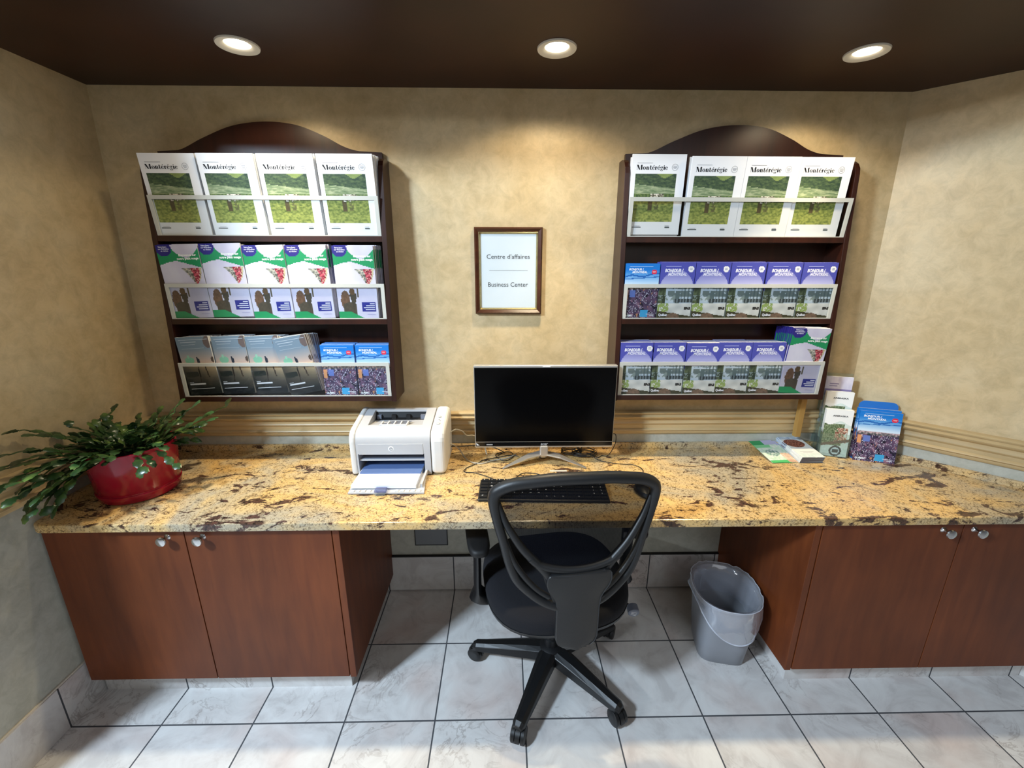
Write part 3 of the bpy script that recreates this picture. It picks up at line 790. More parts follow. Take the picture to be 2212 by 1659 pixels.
# left rack
yb = front(SH[0])+.0125
for i, (x, n, sp) in enumerate([(-1.311, 4, .0008), (-1.098, 5, .002), (-.886, 5, .002), (-.674, 6, .0009)]):
    pile('mag', x, yb, SH[0], n, f"left rack top row, {ORD[i] if i < 3 else 'rightmost'} pile", lean=.038-.01*(i == 0), spread=sp)
yb = front(SH[1])+.0125
for i, (x, n, sp, zt) in enumerate([(-1.308, 4, .0012, 0), (-1.150, 3, .001, .006), (-.990, 3, .0008, 0), (-.829, 8, .0012, 0), (-.656, 9, .0016, 0)]):
    pile('green', x, yb, SH[1], n, f"left rack middle row, {ORD[i] if i < 4 else 'rightmost'} pile", lean=.010, roll=(-.03, -.02, -.02, -.02, 0)[i], spread=sp, ztop=zt)
yb = front(SH[2])+.0125
for i, (x, n, rl, zt, ln) in enumerate([(-1.292, 10, -.06, .004, .006), (-1.158, 11, -.04, .008, .004), (-1.022, 11, -.05, .008, .004), (-.882, 9, -.17, 0, .012)]):
    pile('dark', x, yb, SH[2], n, f"left rack bottom row, {ORD[i]} pile", lean=ln, roll=rl, ztop=zt, jit=.001)
pile('blue', -.742, yb, SH[2], 8, 'left rack bottom row, second pile from right', lean=.002)
pile('blue', -.601, yb, SH[2], 8, 'left rack bottom row, rightmost pile', lean=.002)
# right rack
yb = front(SH[0])+.0125
for i, (x, zt, ln) in enumerate([(.474, .008, .012), (.690, 0, .030), (.892, -.0, .030), (1.094, -.0, .024)]):
    pile('mag', x, yb, SH[0], 2, f"right rack top row, {ORD[i] if i < 3 else 'rightmost'} pile", lean=ln, ztop=zt)
yb = front(SH[1])+.0125
pile('blue', .476, yb, SH[1], 2, 'right rack middle row, leftmost pile', lean=.004)
for i, (x, n) in enumerate([(.614, 5), (.753, 3), (.893, 3), (1.037, 3), (1.178, 2)]):
    pile('purple', x, yb, SH[1], n, f"right rack middle row, {ORD[i+1]} pile", lean=.006, roll=.0, jit=.004)
yb = front(SH[2])+.0125
for i, (x, n) in enumerate([(.474, 10), (.606, 10), (.746, 8), (.880, 10), (1.018, 10)]):
    pile('purple', x, yb, SH[2], n, f"right rack bottom row, {ORD[i]} pile", lean=.002, jit=.0015, ztop=.003 if i != 2 else 0)
pile('green', 1.154, yb, SH[2], 9, 'right rack bottom row, rightmost pile', lean=.016, roll=.035, spread=-.0022, jit=.001)

# ------------------------------------------------------------------ framed sign
t = thing('framed_sign', (.016, 0, 1.409)); tag(t, 'framed white business center sign in brown wood on the wall', 'sign')
m = MB(); X0, X1, Z0, Z1 = -.121, .156, 1.409, 1.755
def frame(m, a, b, c_, d, w, y0, y1, yi, mat):
    o = [(a, c_), (b, c_), (b, d), (a, d)]; i = [(a+w, c_+w), (b-w, c_+w), (b-w, d-w), (a+w, d-w)]
    v = [(x, -.001, z) for x, z in o]+[(x, y0, z) for x, z in o]+[(x+(w*.3 if x < (a+b)/2 else -w*.3), y1, z+(w*.3 if z < (c_+d)/2 else -w*.3)) for x, z in o]+[(x, yi, z) for x, z in i]
    fs = []
    for r in range(3): fs += [[r*4+k, r*4+(k+1) % 4, (r+1)*4+(k+1) % 4, (r+1)*4+k] for k in range(4)]
    m.add(v, fs, mat)
frame(m, X0, X1, Z0, Z1, .019, -.016, -.022, -.013, 'frame_wood'); local(m, t).build('wooden_frame', t, smooth=False)
m = MB(); frame(m, X0+.017, X1-.017, Z0+.017, Z1-.017, .008, -.014, -.0155, -.009, 'gold_lip'); local(m, t).build('gold_lip', t, smooth=False)
m = MB(); m.box(X0+.022, X1-.022, -.007, -.002, Z0+.022, Z1-.022, 'paper'); po = local(m, t).build('paper_sheet', t, smooth=False)
m = MB(); text(m, "Centre d'affaires", .017, 1.633, .0250, 'ink_dark', y=-.0074, align='c', width=.177); text(m, 'Business Center', .016, 1.521, .0255, 'ink_dark', y=-.0074, align='c', width=.166)
m.add([(-.062, -.0073, 1.5855), (.098, -.0073, 1.5855), (.098, -.0073, 1.587), (-.062, -.0073, 1.587)], [[0, 1, 2, 3]], 'ink_grey')
local(m, t).build('lettering', po, smooth=False)
m = MB(); m.box(X0+.022, X1-.022, -.0095, -.0085, Z0+.022, Z1-.022, 'glass'); local(m, t).build('glass_pane', t, smooth=False)

# ------------------------------------------------------------------ monitor (all-in-one)
t = thing('computer_monitor', (.167, -.16, ZC)); tag(t, 'wide black computer monitor with silver frame on a V stand', 'computer monitor')
mx0, mx1, mz0, mz1, my = -.125, .459, .861, 1.219, -.165
m = MB(); m.box(mx0, mx1, my, my+.028, mz0, mz1, 'silver'); local(m, t).build('housing', t, smooth=False, bevel=.003, seg=3)
m = MB(); m.box(mx0+.003, mx1-.003, my-.0015, my, mz0+.028, mz1-.009, 'screen'); local(m, t).build('screen', t, smooth=False)
m = MB(); m.box(mx0+.003, mx1-.003, my-.0018, my, mz0+.008, mz0+.0265, 'bezel')
m.box(mx0+.003, mx1-.003, my-.0022, my, mz0+.0265, mz0+.028, 'silver')
text(m, 'acer', .167, mz0+.0125, .017, 'ink_grey', y=my-.0025, bold=.03, align='c', shear=.2)
m.add([(mx0+.004, my-.0026, mz0+.024), (mx0+.007, my-.0026, mz0+.012), (mx0+.019, my-.0026, mz0+.012)], [[0, 1, 2]], 'ink_white')
m.add([(mx0+.048, my-.0026, mz0+.013), (mx0+.074, my-.0026, mz0+.013), (mx0+.074, my-.0026, mz0+.018), (mx0+.048, my-.0026, mz0+.018)], [[0, 1, 2, 3]], 'ink_grey')
local(m, t).build('lower_bezel', t, smooth=False)
m = MB(); m.box(.160-.006, .186, my-.0035, my+.0, mz1-.0065, mz1-.003, 'ink_white'); local(m, t).build('camera_strip', t, smooth=False)
m = MB(); m.box(mx0+.08, mx1-.08, my+.028, my+.048, mz0+.0, mz1-.06, 'black_plastic'); local(m, t).build('rear_housing', t, smooth=False, bevel=.01)
m = MB(); m.box(.150, .184, my-.008, my+.026, .822, .870, 'silver'); local(m, t).build('neck', t, smooth=False, bevel=.004)
for s in (-1, 1):
    m = MB(); cx = .167
    a = Vector((cx+s*.006, -.148, .832)); b = Vector((cx+s*.070, -.172, .826)); c_ = Vector((cx+s*.176, -.212, .7895))
    ww = Vector((0, .021, 0)); th = Vector((0, 0, -.006)); vs = []
    for p, k in ((a, 1.1), (b, 1.0), (c_, .35)): vs += [p-ww*k, p+ww*k, p+ww*k+th*(1 if k > .5 else .35), p-ww*k+th*(1 if k > .5 else .35)]
    fs = [[i*4+j, i*4+(j+1) % 4, (i+1)*4+(j+1) % 4, (i+1)*4+j] for i in range(2) for j in range(4)]+[[3, 2, 1, 0], [8, 9, 10, 11]]
    m.add(vs, fs, 'silver'); local(m, t).build('stand_leg', t, smooth=False, bevel=.001)
m = MB(); m.box(.150, .184, -.12, -.06, .790, .800, 'silver'); m.box(.157, .177, -.14, -.10, .80, .83, 'silver'); local(m, t).build('stand_heel', t, smooth=False, bevel=.003)

# ------------------------------------------------------------------ keyboard, mouse, strip
t = thing('keyboard', (.142, -.415, ZC), R(-2.2)); tag(t, 'black keyboard with white letters behind the chair back', 'keyboard')
m = MB(); m.prism([(-.066, .001), (.066, .001), (.066, .020), (.050, .022), (-.060, .011), (-.066, .009)], 'x', -.238, .238, 'black_plastic'); m.build('keyboard_case', t, bevel=.004, seg=3, smooth=False)
rows = [(.0545, 'e1234567890-=fgh'), (.033, '`1234567890-=<78'), (.013, '>QWERTYUIOP[]|45'), (-.007, '^ASDFGHJKL;,"~12'), (-.027, '^ZXCVBNM,./^^^03'), (-.047, 'cwa     alc<v>,.')]
kc = 0
for ry, s in rows:
    for k, ch in enumerate(s):
        x = -.219+k*.0292
        z = .0195+(ry-.0)*.10*.9
        m = MB(); m.box(x-.0128, x+.0128, ry-.0078, ry+.0078, z-.006, z+.0005, 'key')
        if ch.isalnum() and kc % 1 == 0:
            V, F = text_geo(ch.upper(), .02); m.add([(x-.006+a*.0085, ry-.001+b*.0085, z+.0009) for a, b in V], F, 'ink_white')
        m.build('key', t, smooth=False); kc += 1
        if ch == ' ': pass
m = MB(); m.lathe([(0, .0), (.026, .001), (.030, .010), (.026, .022), (.014, .031), (0, .034)], 'black_plastic', 24, sx=1.0, sy=1.7)
o = m.build('computer_mouse'); o.location = (.518, -.424, ZC); o.rotation_euler = (0, 0, R(20)); tag(o, 'black computer mouse to the right of the keyboard', 'computer mouse')
m = MB(); m.box(.187, .257, -.242, -.231, ZC+.0003, ZC+.0012, 'white_trim'); tag(m.build('reflection_strip', smooth=False), 'thin pale strip standing in for a light reflection in front of the monitor', 'light reflection')  # pale sliver stands in for a reflection of light on the granite

# ------------------------------------------------------------------ printer
PX0, PX1, PYF, PYB = -.617, -.237, -.262, -.045
t = thing('printer', (-.427, -.15, ZC)); tag(t, 'small white and grey laser printer with paper in its open tray', 'printer')
def pr_top(y):   # height of the lid above the worktop
    P = [(-.262, .150), (-.258, .168), (-.245, .181), (-.222, .188), (-.10, .214), (-.06, .216), (-.045, .205)]
    for (a, za), (b, zb) in zip(P, P[1:]):
        if y <= b: return za+(zb-za)*(y-a)/(b-a)
    return P[-1][1]
def prof(dz=0, dy=0):
    P = [(-.262, .0), (-.265, .08), (-.265, .140), (-.262, .156), (-.254, .172), (-.240, .182), (-.220, .189), (-.10, .214), (-.065, .218), (-.048, .210), (-.040, .19), (-.045, .0)]
    return [(y+dy*(1 if y > -.15 else -1), ZC+.003+z+(dz if z > .1 else 0)) for y, z in P]
XB0, XB1 = PX0+.026, PX1-.060
bxl, bxr = -.585, -.322
def seg(m, x0, x1, pts, mat): m.prism(pts, 'x', x0, x1, mat)
# centre body: side pillars full profile, then upper band between with an output tray recess
m = MB()
seg(m, XB0, bxl, prof(), 'printer_grey'); seg(m, bxr, XB1, prof(), 'printer_grey')
rx0, rx1 = -.555, -.335      # output recess in x
up_ = [(y, z) for y, z in prof() if z > ZC+.09]
band = [(-.265, ZC+.095)]+[p for p in up_ if p[1] > ZC+.1]+[(-.045, ZC+.095)]
seg(m, bxl, rx0, band, 'printer_grey'); seg(m, rx1, bxr, band, 'printer_grey')
fr_ = [(-.265, ZC+.095), (-.265, ZC+.143), (-.262, ZC+.159), (-.254, ZC+.175), (-.240, ZC+.185), (-.220, ZC+.192), (-.205, ZC+.195), (-.205, ZC+.095)]
seg(m, rx0, rx1, fr_, 'printer_grey')
seg(m, rx0, rx1, [(-.205, ZC+.095), (-.205, ZC+.192), (-.150, ZC+.183), (-.106, ZC+.180), (-.106, ZC+.095)], 'printer_grey')
seg(m, rx0, rx1, [(-.085, ZC+.095), (-.085, ZC+.219), (-.065, ZC+.221), (-.048, ZC+.213), (-.040, ZC+.193), (-.045, ZC+.095)], 'printer_grey')
seg(m, bxl, bxr, [(-.16, ZC+.003), (-.16, ZC+.095), (-.045, ZC+.095), (-.045, ZC+.003)], 'black_plastic')
local(m, t).build('body', t, ang=30)
m = MB(); seg(m, rx0, rx1, [(-.106, ZC+.15), (-.106, ZC+.1805), (-.094, ZC+.187), (-.0855, ZC+.210), (-.085, ZC+.15)], 'black_plastic')
for k in range(4): m.box(rx0+.008+k*.062, rx0+.026+k*.062, -.103, -.088, ZC+.178, ZC+.200, 'printer_slate' if k in (0, 3) else 'black_matte')
local(m, t).build('output_slot', t, smooth=False)
m = MB(); m.add([(rx0+.05, -.200, ZC+.1975), (rx1-.07, -.200, ZC+.1975), (rx1-.05, -.150, ZC+.1905), (rx0+.09, -.150, ZC+.1905)], [[0, 1, 2, 3]], 'printer_slate')
for k in range(5): m.box(rx0+.050+k*.026, rx0+.055+k*.026, -.205, -.168, ZC+.188, ZC+.199, 'printer_white')
m.box(rx0+.046, rx1-.062, -.212, -.203, ZC+.19, ZC+.1985, 'printer_white')
local(m, t).build('output_rest', t, smooth=False)
for a, b, nm in ((PX0, XB0, 'side_cover'), (XB1, PX1, 'side_cover')):
    m = MB(); P = prof(.004, .004); m.prism(P, 'x', a, b, 'printer_white')
    o = local(m, t).build(nm, t, smooth=False, bevel=.011 if b < -.4 else .020, seg=4)
m = MB()
for k, (zz, r) in enumerate([(-.155, .007), (-.178, .003), (-.186, .003), (-.205, .009)]):
    m.lathe([(0, 0), (r, .0), (r, .0015), (0, .002)], 'printer_grey', 16, XB1+.026+(.006 if k == 2 else 0), zz)
    for q in range(len(m.v)-64, len(m.v)): m.v[q] = Vector((m.v[q].x, m.v[q].y, m.v[q].z+ZC+.010+pr_top(m.v[q].y)))
local(m, t).build('control_buttons', t)
m = MB(); m.box(bxl+.003, bxr-.003, -.2662, -.262, ZC+.092, ZC+.138, 'printer_grey'); fp = local(m, t).build('front_flap', t, smooth=False, bevel=.001)
m = MB(); m.lathe([(.0, -.2665), (.0105, -.2668), (.0115, -.2662)], 'ink_white', 24, -.452, ZC+.117, axis='y'); m.lathe([(0, -.2672), (.0072, -.2672), (.0075, -.2666)], 'ink_grey', 20, -.452, ZC+.117, axis='y')
text(m, 'hp', -.452, ZC+.1135, .0115, 'ink_white', y=-.2676, bold=.02, align='c', shear=.25); local(m, t).build('emblem', fp)
m = MB(); m.box(bxl+.001, bxr-.001, -.255, -.242, ZC+.060, ZC+.067, 'printer_grey'); m.box(bxl+.004, bxr-.004, -.25, -.17, ZC+.067, ZC+.069, 'printer_slate'); local(m, t).build('feed_cover', t, smooth=False, bevel=.001)
m = MB(); m.box(bxl+.0, bxr-.0, -.27, -.16, ZC+.004, ZC+.012, 'printer_slate')
m.add([(bxl-.003, -.262, ZC+.012), (bxr+.004, -.262, ZC+.012), (bxr+.022, -.415, ZC+.008), (bxl+.003, -.415, ZC+.008), (bxl-.003, -.262, ZC+.004), (bxr+.004, -.262, ZC+.004), (bxr+.022, -.415, ZC+.003), (bxl+.003, -.415, ZC+.003)],
      [[3, 2, 1, 0], [4, 5, 6, 7], [2, 3, 7, 6], [0, 3, 7, 4][::-1], [1, 2, 6, 5], [0, 1, 5, 4]], 'printer_grey')
for k in range(13):
    if 4 < k < 8: continue
    m.box(bxl+.012+k*.0205, bxl+.024+k*.0205, -.410, -.398, ZC+.0085, ZC+.0115, 'printer_white')
m.box(bxr+.002, bxr+.010, -.38, -.262, ZC+.008, ZC+.024, 'printer_grey')
local(m, t).build('paper_tray', t, smooth=False)
m = MB(); m.box(bxl+.012, bxr-.010, -.30, -.17, ZC+.026, ZC+.030, 'blue_tint'); local(m, t).build('tray_cover', t, smooth=False)
m = MB(); m.box(-.482, -.440, -.424, -.396, ZC+.012, ZC+.022, 'clear_plastic_blue'); m.box(-.480, -.442, -.430, -.412, ZC+.004, ZC+.010, 'acrylic_box'); local(m, t).build('paper_stop', t, smooth=False, bevel=.002)
m = MB(); m.box(bxl+.008, bxr-.012, -.392, -.172, ZC+.0135, ZC+.0255, 'paper')
tag(m.build('paper_stack', smooth=False), 'stack of blank white paper lying in the printer tray', 'paper')

# ------------------------------------------------------------------ cables
def spline(pts, n=8):
    P = [Vector(p) for p in pts]; P = [P[0]]+P+[P[-1]]; out = []
    for i in range(1, len(P)-2):
        p0, p1, p2, p3 = P[i-1:i+3]
        for k in range(n):
            q = k/n; out.append(.5*((2*p1)+(p2-p0)*q+(2*p0-5*p1+4*p2-p3)*q*q+(3*p1-p0-3*p2+p3)*q**3))
    out.append(P[-2]); return out
def cable(pts, r, mat, label, name='cable'):
    m = MB(); m.tube(spline(pts), r, mat, 6); tag(m.build(name, ang=80), label, 'cable')
z = ZC+.0035
cable([(.06, -.10, z), (.02, -.09, z), (-.03, -.11, z), (-.09, -.135, z), (-.12, -.17, z), (-.16, -.21, z), (-.165, -.245, z), (-.12, -.255, z), (-.06, -.295, z), (-.02, -.325, z), (.03, -.318, z), (.07, -.262, z), (.12, -.262, z), (.16, -.285, z), (.20, -.288, z), (.25, -.30, z), (.26, -.345, z)], .0017, 'cable_black', 'thin black keyboard cable looping in front of the monitor')
cable([(-.03, -.09, z), (0, -.055, z), (.03, -.06, z), (.035, -.11, z), (.0, -.145, z), (-.03, -.12, z), (-.04, -.08, z), (-.01, -.06, z)], .0018, 'cable_black', 'small black cable loop at the left foot of the monitor')
rp = []
for k in range(50):
    a = k*.62; rp.append((.355+.050*math.cos(a)*(1+.15*math.sin(k*.35)), -.088+.034*math.sin(a), z+.002+.0006*k % .02))
rp += [(.40, -.13, z), (.43, -.16, z), (.50, -.185, z), (.545, -.19, z), (.572, -.235, z), (.545, -.33, z), (.53, -.37, z)]
cable(rp, .0017, 'cable_black', 'black cable coiled under the monitor with its end running to the mouse')
rp = [(.30-.0+.030*k*.0+.045*math.cos(k*.8), -.075+.03*math.sin(k*.8), z+.004+.0009*k) for k in range(22)]
cable(rp, .0022, 'cable_black', 'thicker black power cable bundled behind the monitor stand')
cable([(.455, -.12, .90), (.478, -.13, .905), (.480, -.135, .87), (.468, -.13, .83), (.455, -.11, z+.004), (.43, -.10, z), (.41, -.12, z), (.39, -.09, z), (.37, -.07, z)], .0018, 'cable_black', 'black cable hanging from the right edge of the monitor')
cable([(-.238, -.10, .905), (-.215, -.09, .915), (-.19, -.07, .90), (-.17, -.05, .87), (-.14, -.04, .865), (-.10, -.05, .84), (-.08, -.10, .80)], .0028, 'cable_grey', 'beige cable arching from the printer side to the monitor')
cable([(-.238, -.12, .86), (-.222, -.11, .85), (-.20, -.09, .82), (-.18, -.10, z), (-.15, -.15, z), (-.10, -.17, z), (-.05, -.14, z), (.01, -.12, z), (.05, -.08, z)], .0030, 'cable_grey', 'grey printer cable lying on the worktop towards the monitor')
cable([(-.236, -.09, z+.045), (-.21, -.06, z+.03), (-.18, -.05, z+.028), (-.12, -.045, z+.03), (-.05, -.05, z+.02), (0, -.06, z)], .0022, 'cable_black', 'straight black cable behind the printer along the wall')

# ------------------------------------------------------------------ items on the right of the worktop
def card_mesh(name, w, h, t, fn, nu, nv, extra=None, edge=(224, 226, 224)): return booklet_mesh(name, w, h, t, fn, nu, nv, edge=edge, extra=extra)
hr = R(-17)
t = thing('leaflet_holder', (1.405, -.105, ZC), hr); tag(t, 'clear acrylic stepped leaflet holder standing beside the right wall', 'leaflet holder')
# local frame: x along the front, y backwards
def hbox(y0, y1, h, m, w=.112, th=.0025):
    m.box(0, w, y0, y0+th, 0, h, 'acrylic_box'); m.box(0, th, y0, y1, 0, h*1.08, 'acrylic_box'); m.box(w-th, w, y0, y1, 0, h*1.08, 'acrylic_box'); m.box(0, w, y0, y1, 0, th, 'acrylic_box')
m = MB(); hbox(0, .034, .11, m); m.build('front_pocket', t, smooth=False)
m = MB(); hbox(.035, .069, .19, m); m.build('middle_pocket', t, smooth=False)
m = MB(); hbox(.070, .104, .27, m); m.box(0, .112, .1035, .106, 0, .36, 'acrylic_box'); m.build('rear_pocket', t, smooth=False)
me1 = card_mesh('leaflet', .103, .213, .0028, c_card, 40, 84, x_card); me2 = card_mesh('leaflet', .103, .213, .0028, c_lilac, 30, 50, x_lilac)
Mh = Matrix.Translation((1.405, -.105, ZC)) @ Matrix.Rotation(hr, 4, 'Z')
def put(me, name, M, label, cat, group=None):
    o = bpy.data.objects.new(name, me); COL.objects.link(o); o.matrix_world = M; return tag(o, label, cat, group)
for k in range(6):
    put(me1, 'leaflet', Mh @ Matrix.Translation((.0045, .004+k*.0045, .003)) @ Matrix.Rotation(R(-3.5+k*.4), 4, 'X'),
        'front white forest-adventure leaflet with round dark badge in acrylic holder' if k == 0 else 'white forest-adventure leaflet behind the front one in the acrylic holder', 'leaflet', 'white leaflets in the front pocket')
for k in range(4):
    put(me1, 'leaflet', Mh @ Matrix.Translation((.0045, .040+k*.0048, .075)) @ Matrix.Rotation(R(-2), 4, 'X'),
        'white leaflet showing only its top in the holder middle pocket' if k == 0 else 'white leaflet behind the first in the holder middle pocket', 'leaflet', 'white leaflets in the middle pocket')
for k in range(3):
    put(me2, 'leaflet', Mh @ Matrix.Translation((.0045, .076+k*.0048, .135)) @ Matrix.Rotation(R(-2), 4, 'X'),
        'lilac leaflet topmost in the holder rear pocket' if k == 0 else 'lilac leaflet behind the first in the holder rear pocket', 'leaflet', 'lilac leaflets in the rear pocket')
big = booklet_mesh('brochure', .150, .222, .006, c_blue, 72, 106, edge=(150, 170, 200), extra=x_blue)
M1 = Matrix.Translation((1.528, -.148, ZC)) @ Matrix.Rotation(R(-20), 4, 'Z') @ Matrix.Rotation(R(-7.5), 4, 'X')
MS = Matrix.Translation((1.541, -.110, ZC+.0045)) @ Matrix.Rotation(R(-20), 4, 'Z') @ Matrix.Rotation(R(-4), 4, 'X')
put(big, 'brochure', M1, 'front blue sky brochure leaning in front of others by the right wall', 'brochure', 'blue brochures by the leaflet holder')
put(big, 'brochure', MS @ Matrix.Translation((-.002, -.0165, .001)), 'second blue sky brochure behind the front leaning one by the right wall', 'brochure', 'blue brochures by the leaflet holder')
put(big, 'brochure', MS @ Matrix.Translation((-.004, -.0085, .001)), 'third blue sky brochure hidden furthest back by the right wall', 'brochure', 'blue brochures by the leaflet holder')
t = thing('blue_display_stand', (1.543, -.110, ZC), R(-20)); tag(t, 'blue display stand with rounded top behind the leaning blue brochures', 'display stand')
m = MB(); P = [(0, 0), (.140, 0), (.140, .235)]+[(.140-.022+.022*math.cos(a), .235+.022*math.sin(a)) for a in [R(15*k) for k in range(1, 7)]]+[(.022-.022*math.sin(a), .235+.022*math.cos(a)) for a in [R(15*k) for k in range(0, 6)]]+[(0, .235)]
plain('stand_blue', (40, 112, 196), .35)
m.M = Matrix.Rotation(R(-4), 4, 'X'); m.prism(P, 'y', 0, .004, 'stand_blue'); m.build('back_board', t, smooth=False)
m = MB(); m.box(0, .140, -.022, .006, 0, .004, 'stand_blue'); m.build('foot', t, smooth=False)
# dark-edged leaflets lying flat, back edge propped on the backsplash
food = booklet_mesh('leaflet', .100, .215, .0040, c_food, 44, 90, edge=(96, 96, 104), extra=lambda m, w, h: bars(m, w, h, [(.2, .8, .22, .006), (.3, .7, .19, .005)], lc((150, 150, 150))))
for k in range(7):
    M = Matrix.Translation((1.272+.0006*k, -.178-.001*k, ZC+.0035+.0043*k)) @ Matrix.Rotation(R(0 + (k % 3-1)*.8), 4, 'Z') @ Matrix.Rotation(R(-90+5.2), 4, 'X')
    put(food, 'leaflet', M @ Matrix.Translation((0, 0, 0)), 'topmost food-photo leaflet on the flat dark-edged stack near the holder' if k == 6 else 'food-photo leaflet inside the flat dark-edged stack below the top one', 'leaflet', 'stacked food-photo leaflets')
green = booklet_mesh('leaflet', .110, .172, .0016, c_leaflet, 44, 68, edge=(70, 140, 90))
put(green, 'leaflet', Matrix.Translation((1.152, -.183, ZC+.004)) @ Matrix.Rotation(R(5), 4, 'Z') @ Matrix.Rotation(R(-90+9.5), 4, 'X'), 'single green and white leaflet lying left of the dark-edged stack', 'leaflet', 'green leaflets on the worktop')
put(green, 'leaflet', Matrix.Translation((1.160, -.180, ZC+.0015)) @ Matrix.Rotation(R(2), 4, 'Z') @ Matrix.Rotation(R(-90+9.5), 4, 'X'), 'green leaflet lying underneath the single green and white one', 'leaflet', 'green leaflets on the worktop')

# ------------------------------------------------------------------ potted plant
PC = Vector((-1.375, -.362, ZC))
t = thing('potted_plant', PC); tag(t, 'leafy green plant in a glossy dark red pot on the left end', 'potted plant')
m = MB(); m.lathe([(0, .002), (.116, .002), (.121, .006), (.1265, .030), (.1265, .033), (.1225, .0345), (.1225, .037), (.1245, .0385), (.134, .183), (.1345, .188), (.132, .190), (.129, .187), (.126, .165)], 'pot_red', 64); m.build('pot', t, ang=50)
m = MB(); m.lathe([(0, .170), (.06, .173), (.1265, .166)], 'soil', 32); m.build('soil', t)
rnd = random.Random(11)
leaf = MB(); stemm = MB()
def segm(m, p, d, n, L, w):
    """one flat toothed cladode starting at p, along d, facing n"""
    d = d.normalized(); s = d.cross(n).normalized(); n = s.cross(d).normalized()
    pr = [(0, .12), (.14, .62), (.24, .52), (.42, 1.0), (.52, .86), (.72, .98), (.84, .60), (1.0, .34)]
    vs = []; 
    for q, ww in pr:
        c0 = p+d*L*q + n*(.004*math.sin(q*3.1))
        vs += [c0-s*w*ww*.5-n*.0022, c0+n*.0008, c0+s*w*ww*.5-n*.0022]
    fs = []
    for i in range(len(pr)-1):
        a = i*3; fs += [[a, a+1, a+4, a+3], [a+1, a+2, a+5, a+4]]
    m.add(vs, fs, 'leaf'); return p+d*L*.97
def frond(az, el, n, L, droop, start_r=.05, w=.021):
    p = Vector((math.cos(az)*start_r*rnd.uniform(.3, 1.5), math.sin(az)*start_r*rnd.uniform(.3, 1.5), .175))
    d = Vector((math.cos(az)*math.cos(el), math.sin(az)*math.cos(el), math.sin(el)))
    path = [p.copy()]
    for k in range(n):
        up = Vector((0, 0, 1)); nn = (up - d*up.dot(d)); 
        if nn.length < .1: nn = Vector((-math.cos(az), -math.sin(az), .2))
        nn = (nn.normalized()+Vector((rnd.uniform(-.6, .6), rnd.uniform(-.6, .6), rnd.uniform(-.2, .2)))).normalized()
        ll = L*rnd.uniform(.8, 1.15)
        q = p+d*ll
        wx = lx(ZC+q.z)+.012-PC.x
        if q.x < wx: d.x = abs(d.x)*.05; d = d.normalized(); q = p+d*ll
        if PC.y+q.y > -.03: d.y = -abs(d.y)*.2; d = d.normalized()
        if q.z < .012: d.z = abs(d.z)*.1; d = d.normalized()
        rr = math.hypot(q.x, q.y)
        if q.z < .19 and rr < .150: d = (d+Vector((q.x, q.y, 0)).normalized()*.9).normalized()
        p = segm(leaf, p, d, nn, ll, w*rnd.uniform(.8, 1.25)); path.append(p.copy())
        if k > 1 and rnd.random() < .28:
            dd = (d+Vector((rnd.uniform(-.8, .8), rnd.uniform(-.8, .8), rnd.uniform(-.2, .5)))).normalized(); q2 = p+dd*ll
            if q2.x > wx and (math.hypot(q2.x, q2.y) > .15 or q2.z > .2): segm(leaf, p, dd, nn, ll*.9, w)
        d.z -= droop*rnd.uniform(.7, 1.3); d = d.normalized()
    stemm.tube([path[0]-Vector((0, 0, .012)), path[0], path[1]], .0022, 'stem', 5)
for k in range(105):
    az = rnd.uniform(0, 2*math.pi); el = rnd.uniform(R(15), R(66)); frond(az, el, rnd.randint(2, 4), .040, rnd.uniform(.12, .34), .06, .028)
for az, el, n, dr in [(R(-100), .1, 5, .12), (R(-107), 0, 5, .14), (R(-95), .05, 4, .2), (R(-118), .2, 6, .18), (R(-103), .22, 6, .2), (R(-112), .4, 6, .22), (R(-98), -.1, 4, .22), (R(-104), .6, 6, .26), (R(-98), .35, 7, .09), (R(-105), .55, 7, .10), (R(-90), .2, 7, .08), (R(-112), .6, 6, .16), (R(-80), .5, 5, .2), (R(-120), .3, 6, .05), (R(-100), .8, 7, .13), (R(-92), .5, 7, .12), (R(-101), .45, 8, .10), (R(-108), .7, 7, .14), (R(-96), .25, 6, .16), (R(-115), .9, 6, .14),
                      (R(-140), .9, 7, .16), (R(-70), .7, 5, .2), (R(0), .85, 6, .07), (R(15), .7, 6, .10), (R(-15), .9, 5, .12), (R(25), 1.0, 5, .1), (R(5), .55, 6, .06), (R(-30), .7, 4, .3), (R(-25), .3, 4, .35), (R(-95), -.05, 5, .30), (R(-110), .15, 6, .28), (R(-100), .3, 7, .22), (R(-60), .35, 4, .4)]:
    frond(az, el, n, .044, dr, .08, .027)
leaf.build('foliage', t, ang=60); stemm.build('stems', t)

# ------------------------------------------------------------------ waste bin
t = thing('waste_bin', (.928, -.352, 0), R(-12)); tag(t, 'grey plastic waste bin with clear bag beside the right cabinet', 'waste bin')
def sup(r, k, n=48, sx=1, sy=1):
    o = []
    for i in range(n):
        a = 2*math.pi*i/n; c_, s_ = math.cos(a), math.sin(a)
        q = (abs(c_)**k+abs(s_)**k)**(-1/k); o.append((r*q*c_*sx, r*q*s_*sy))
    return o
m = MB(); n = 48; rings = [(.094, 0, 5, .93, 1.02), (.099, .004, 4.8, .93, 1.02), (.111, .10, 4, .93, 1.03), (.122, .20, 3, .93, 1.05), (.132, .275, 2.4, .93, 1.07), (.1345, .293, 2.3, .93, 1.07), (.1385, .295, 2.3, .93, 1.07), (.1385, .303, 2.3, .93, 1.07), (.133, .304, 2.3, .93, 1.07), (.127, .27, 2.4, .93, 1.07), (.118, .20, 3, .93, 1.05), (.096, .012, 4.8, .93, 1.02)]
vs = []
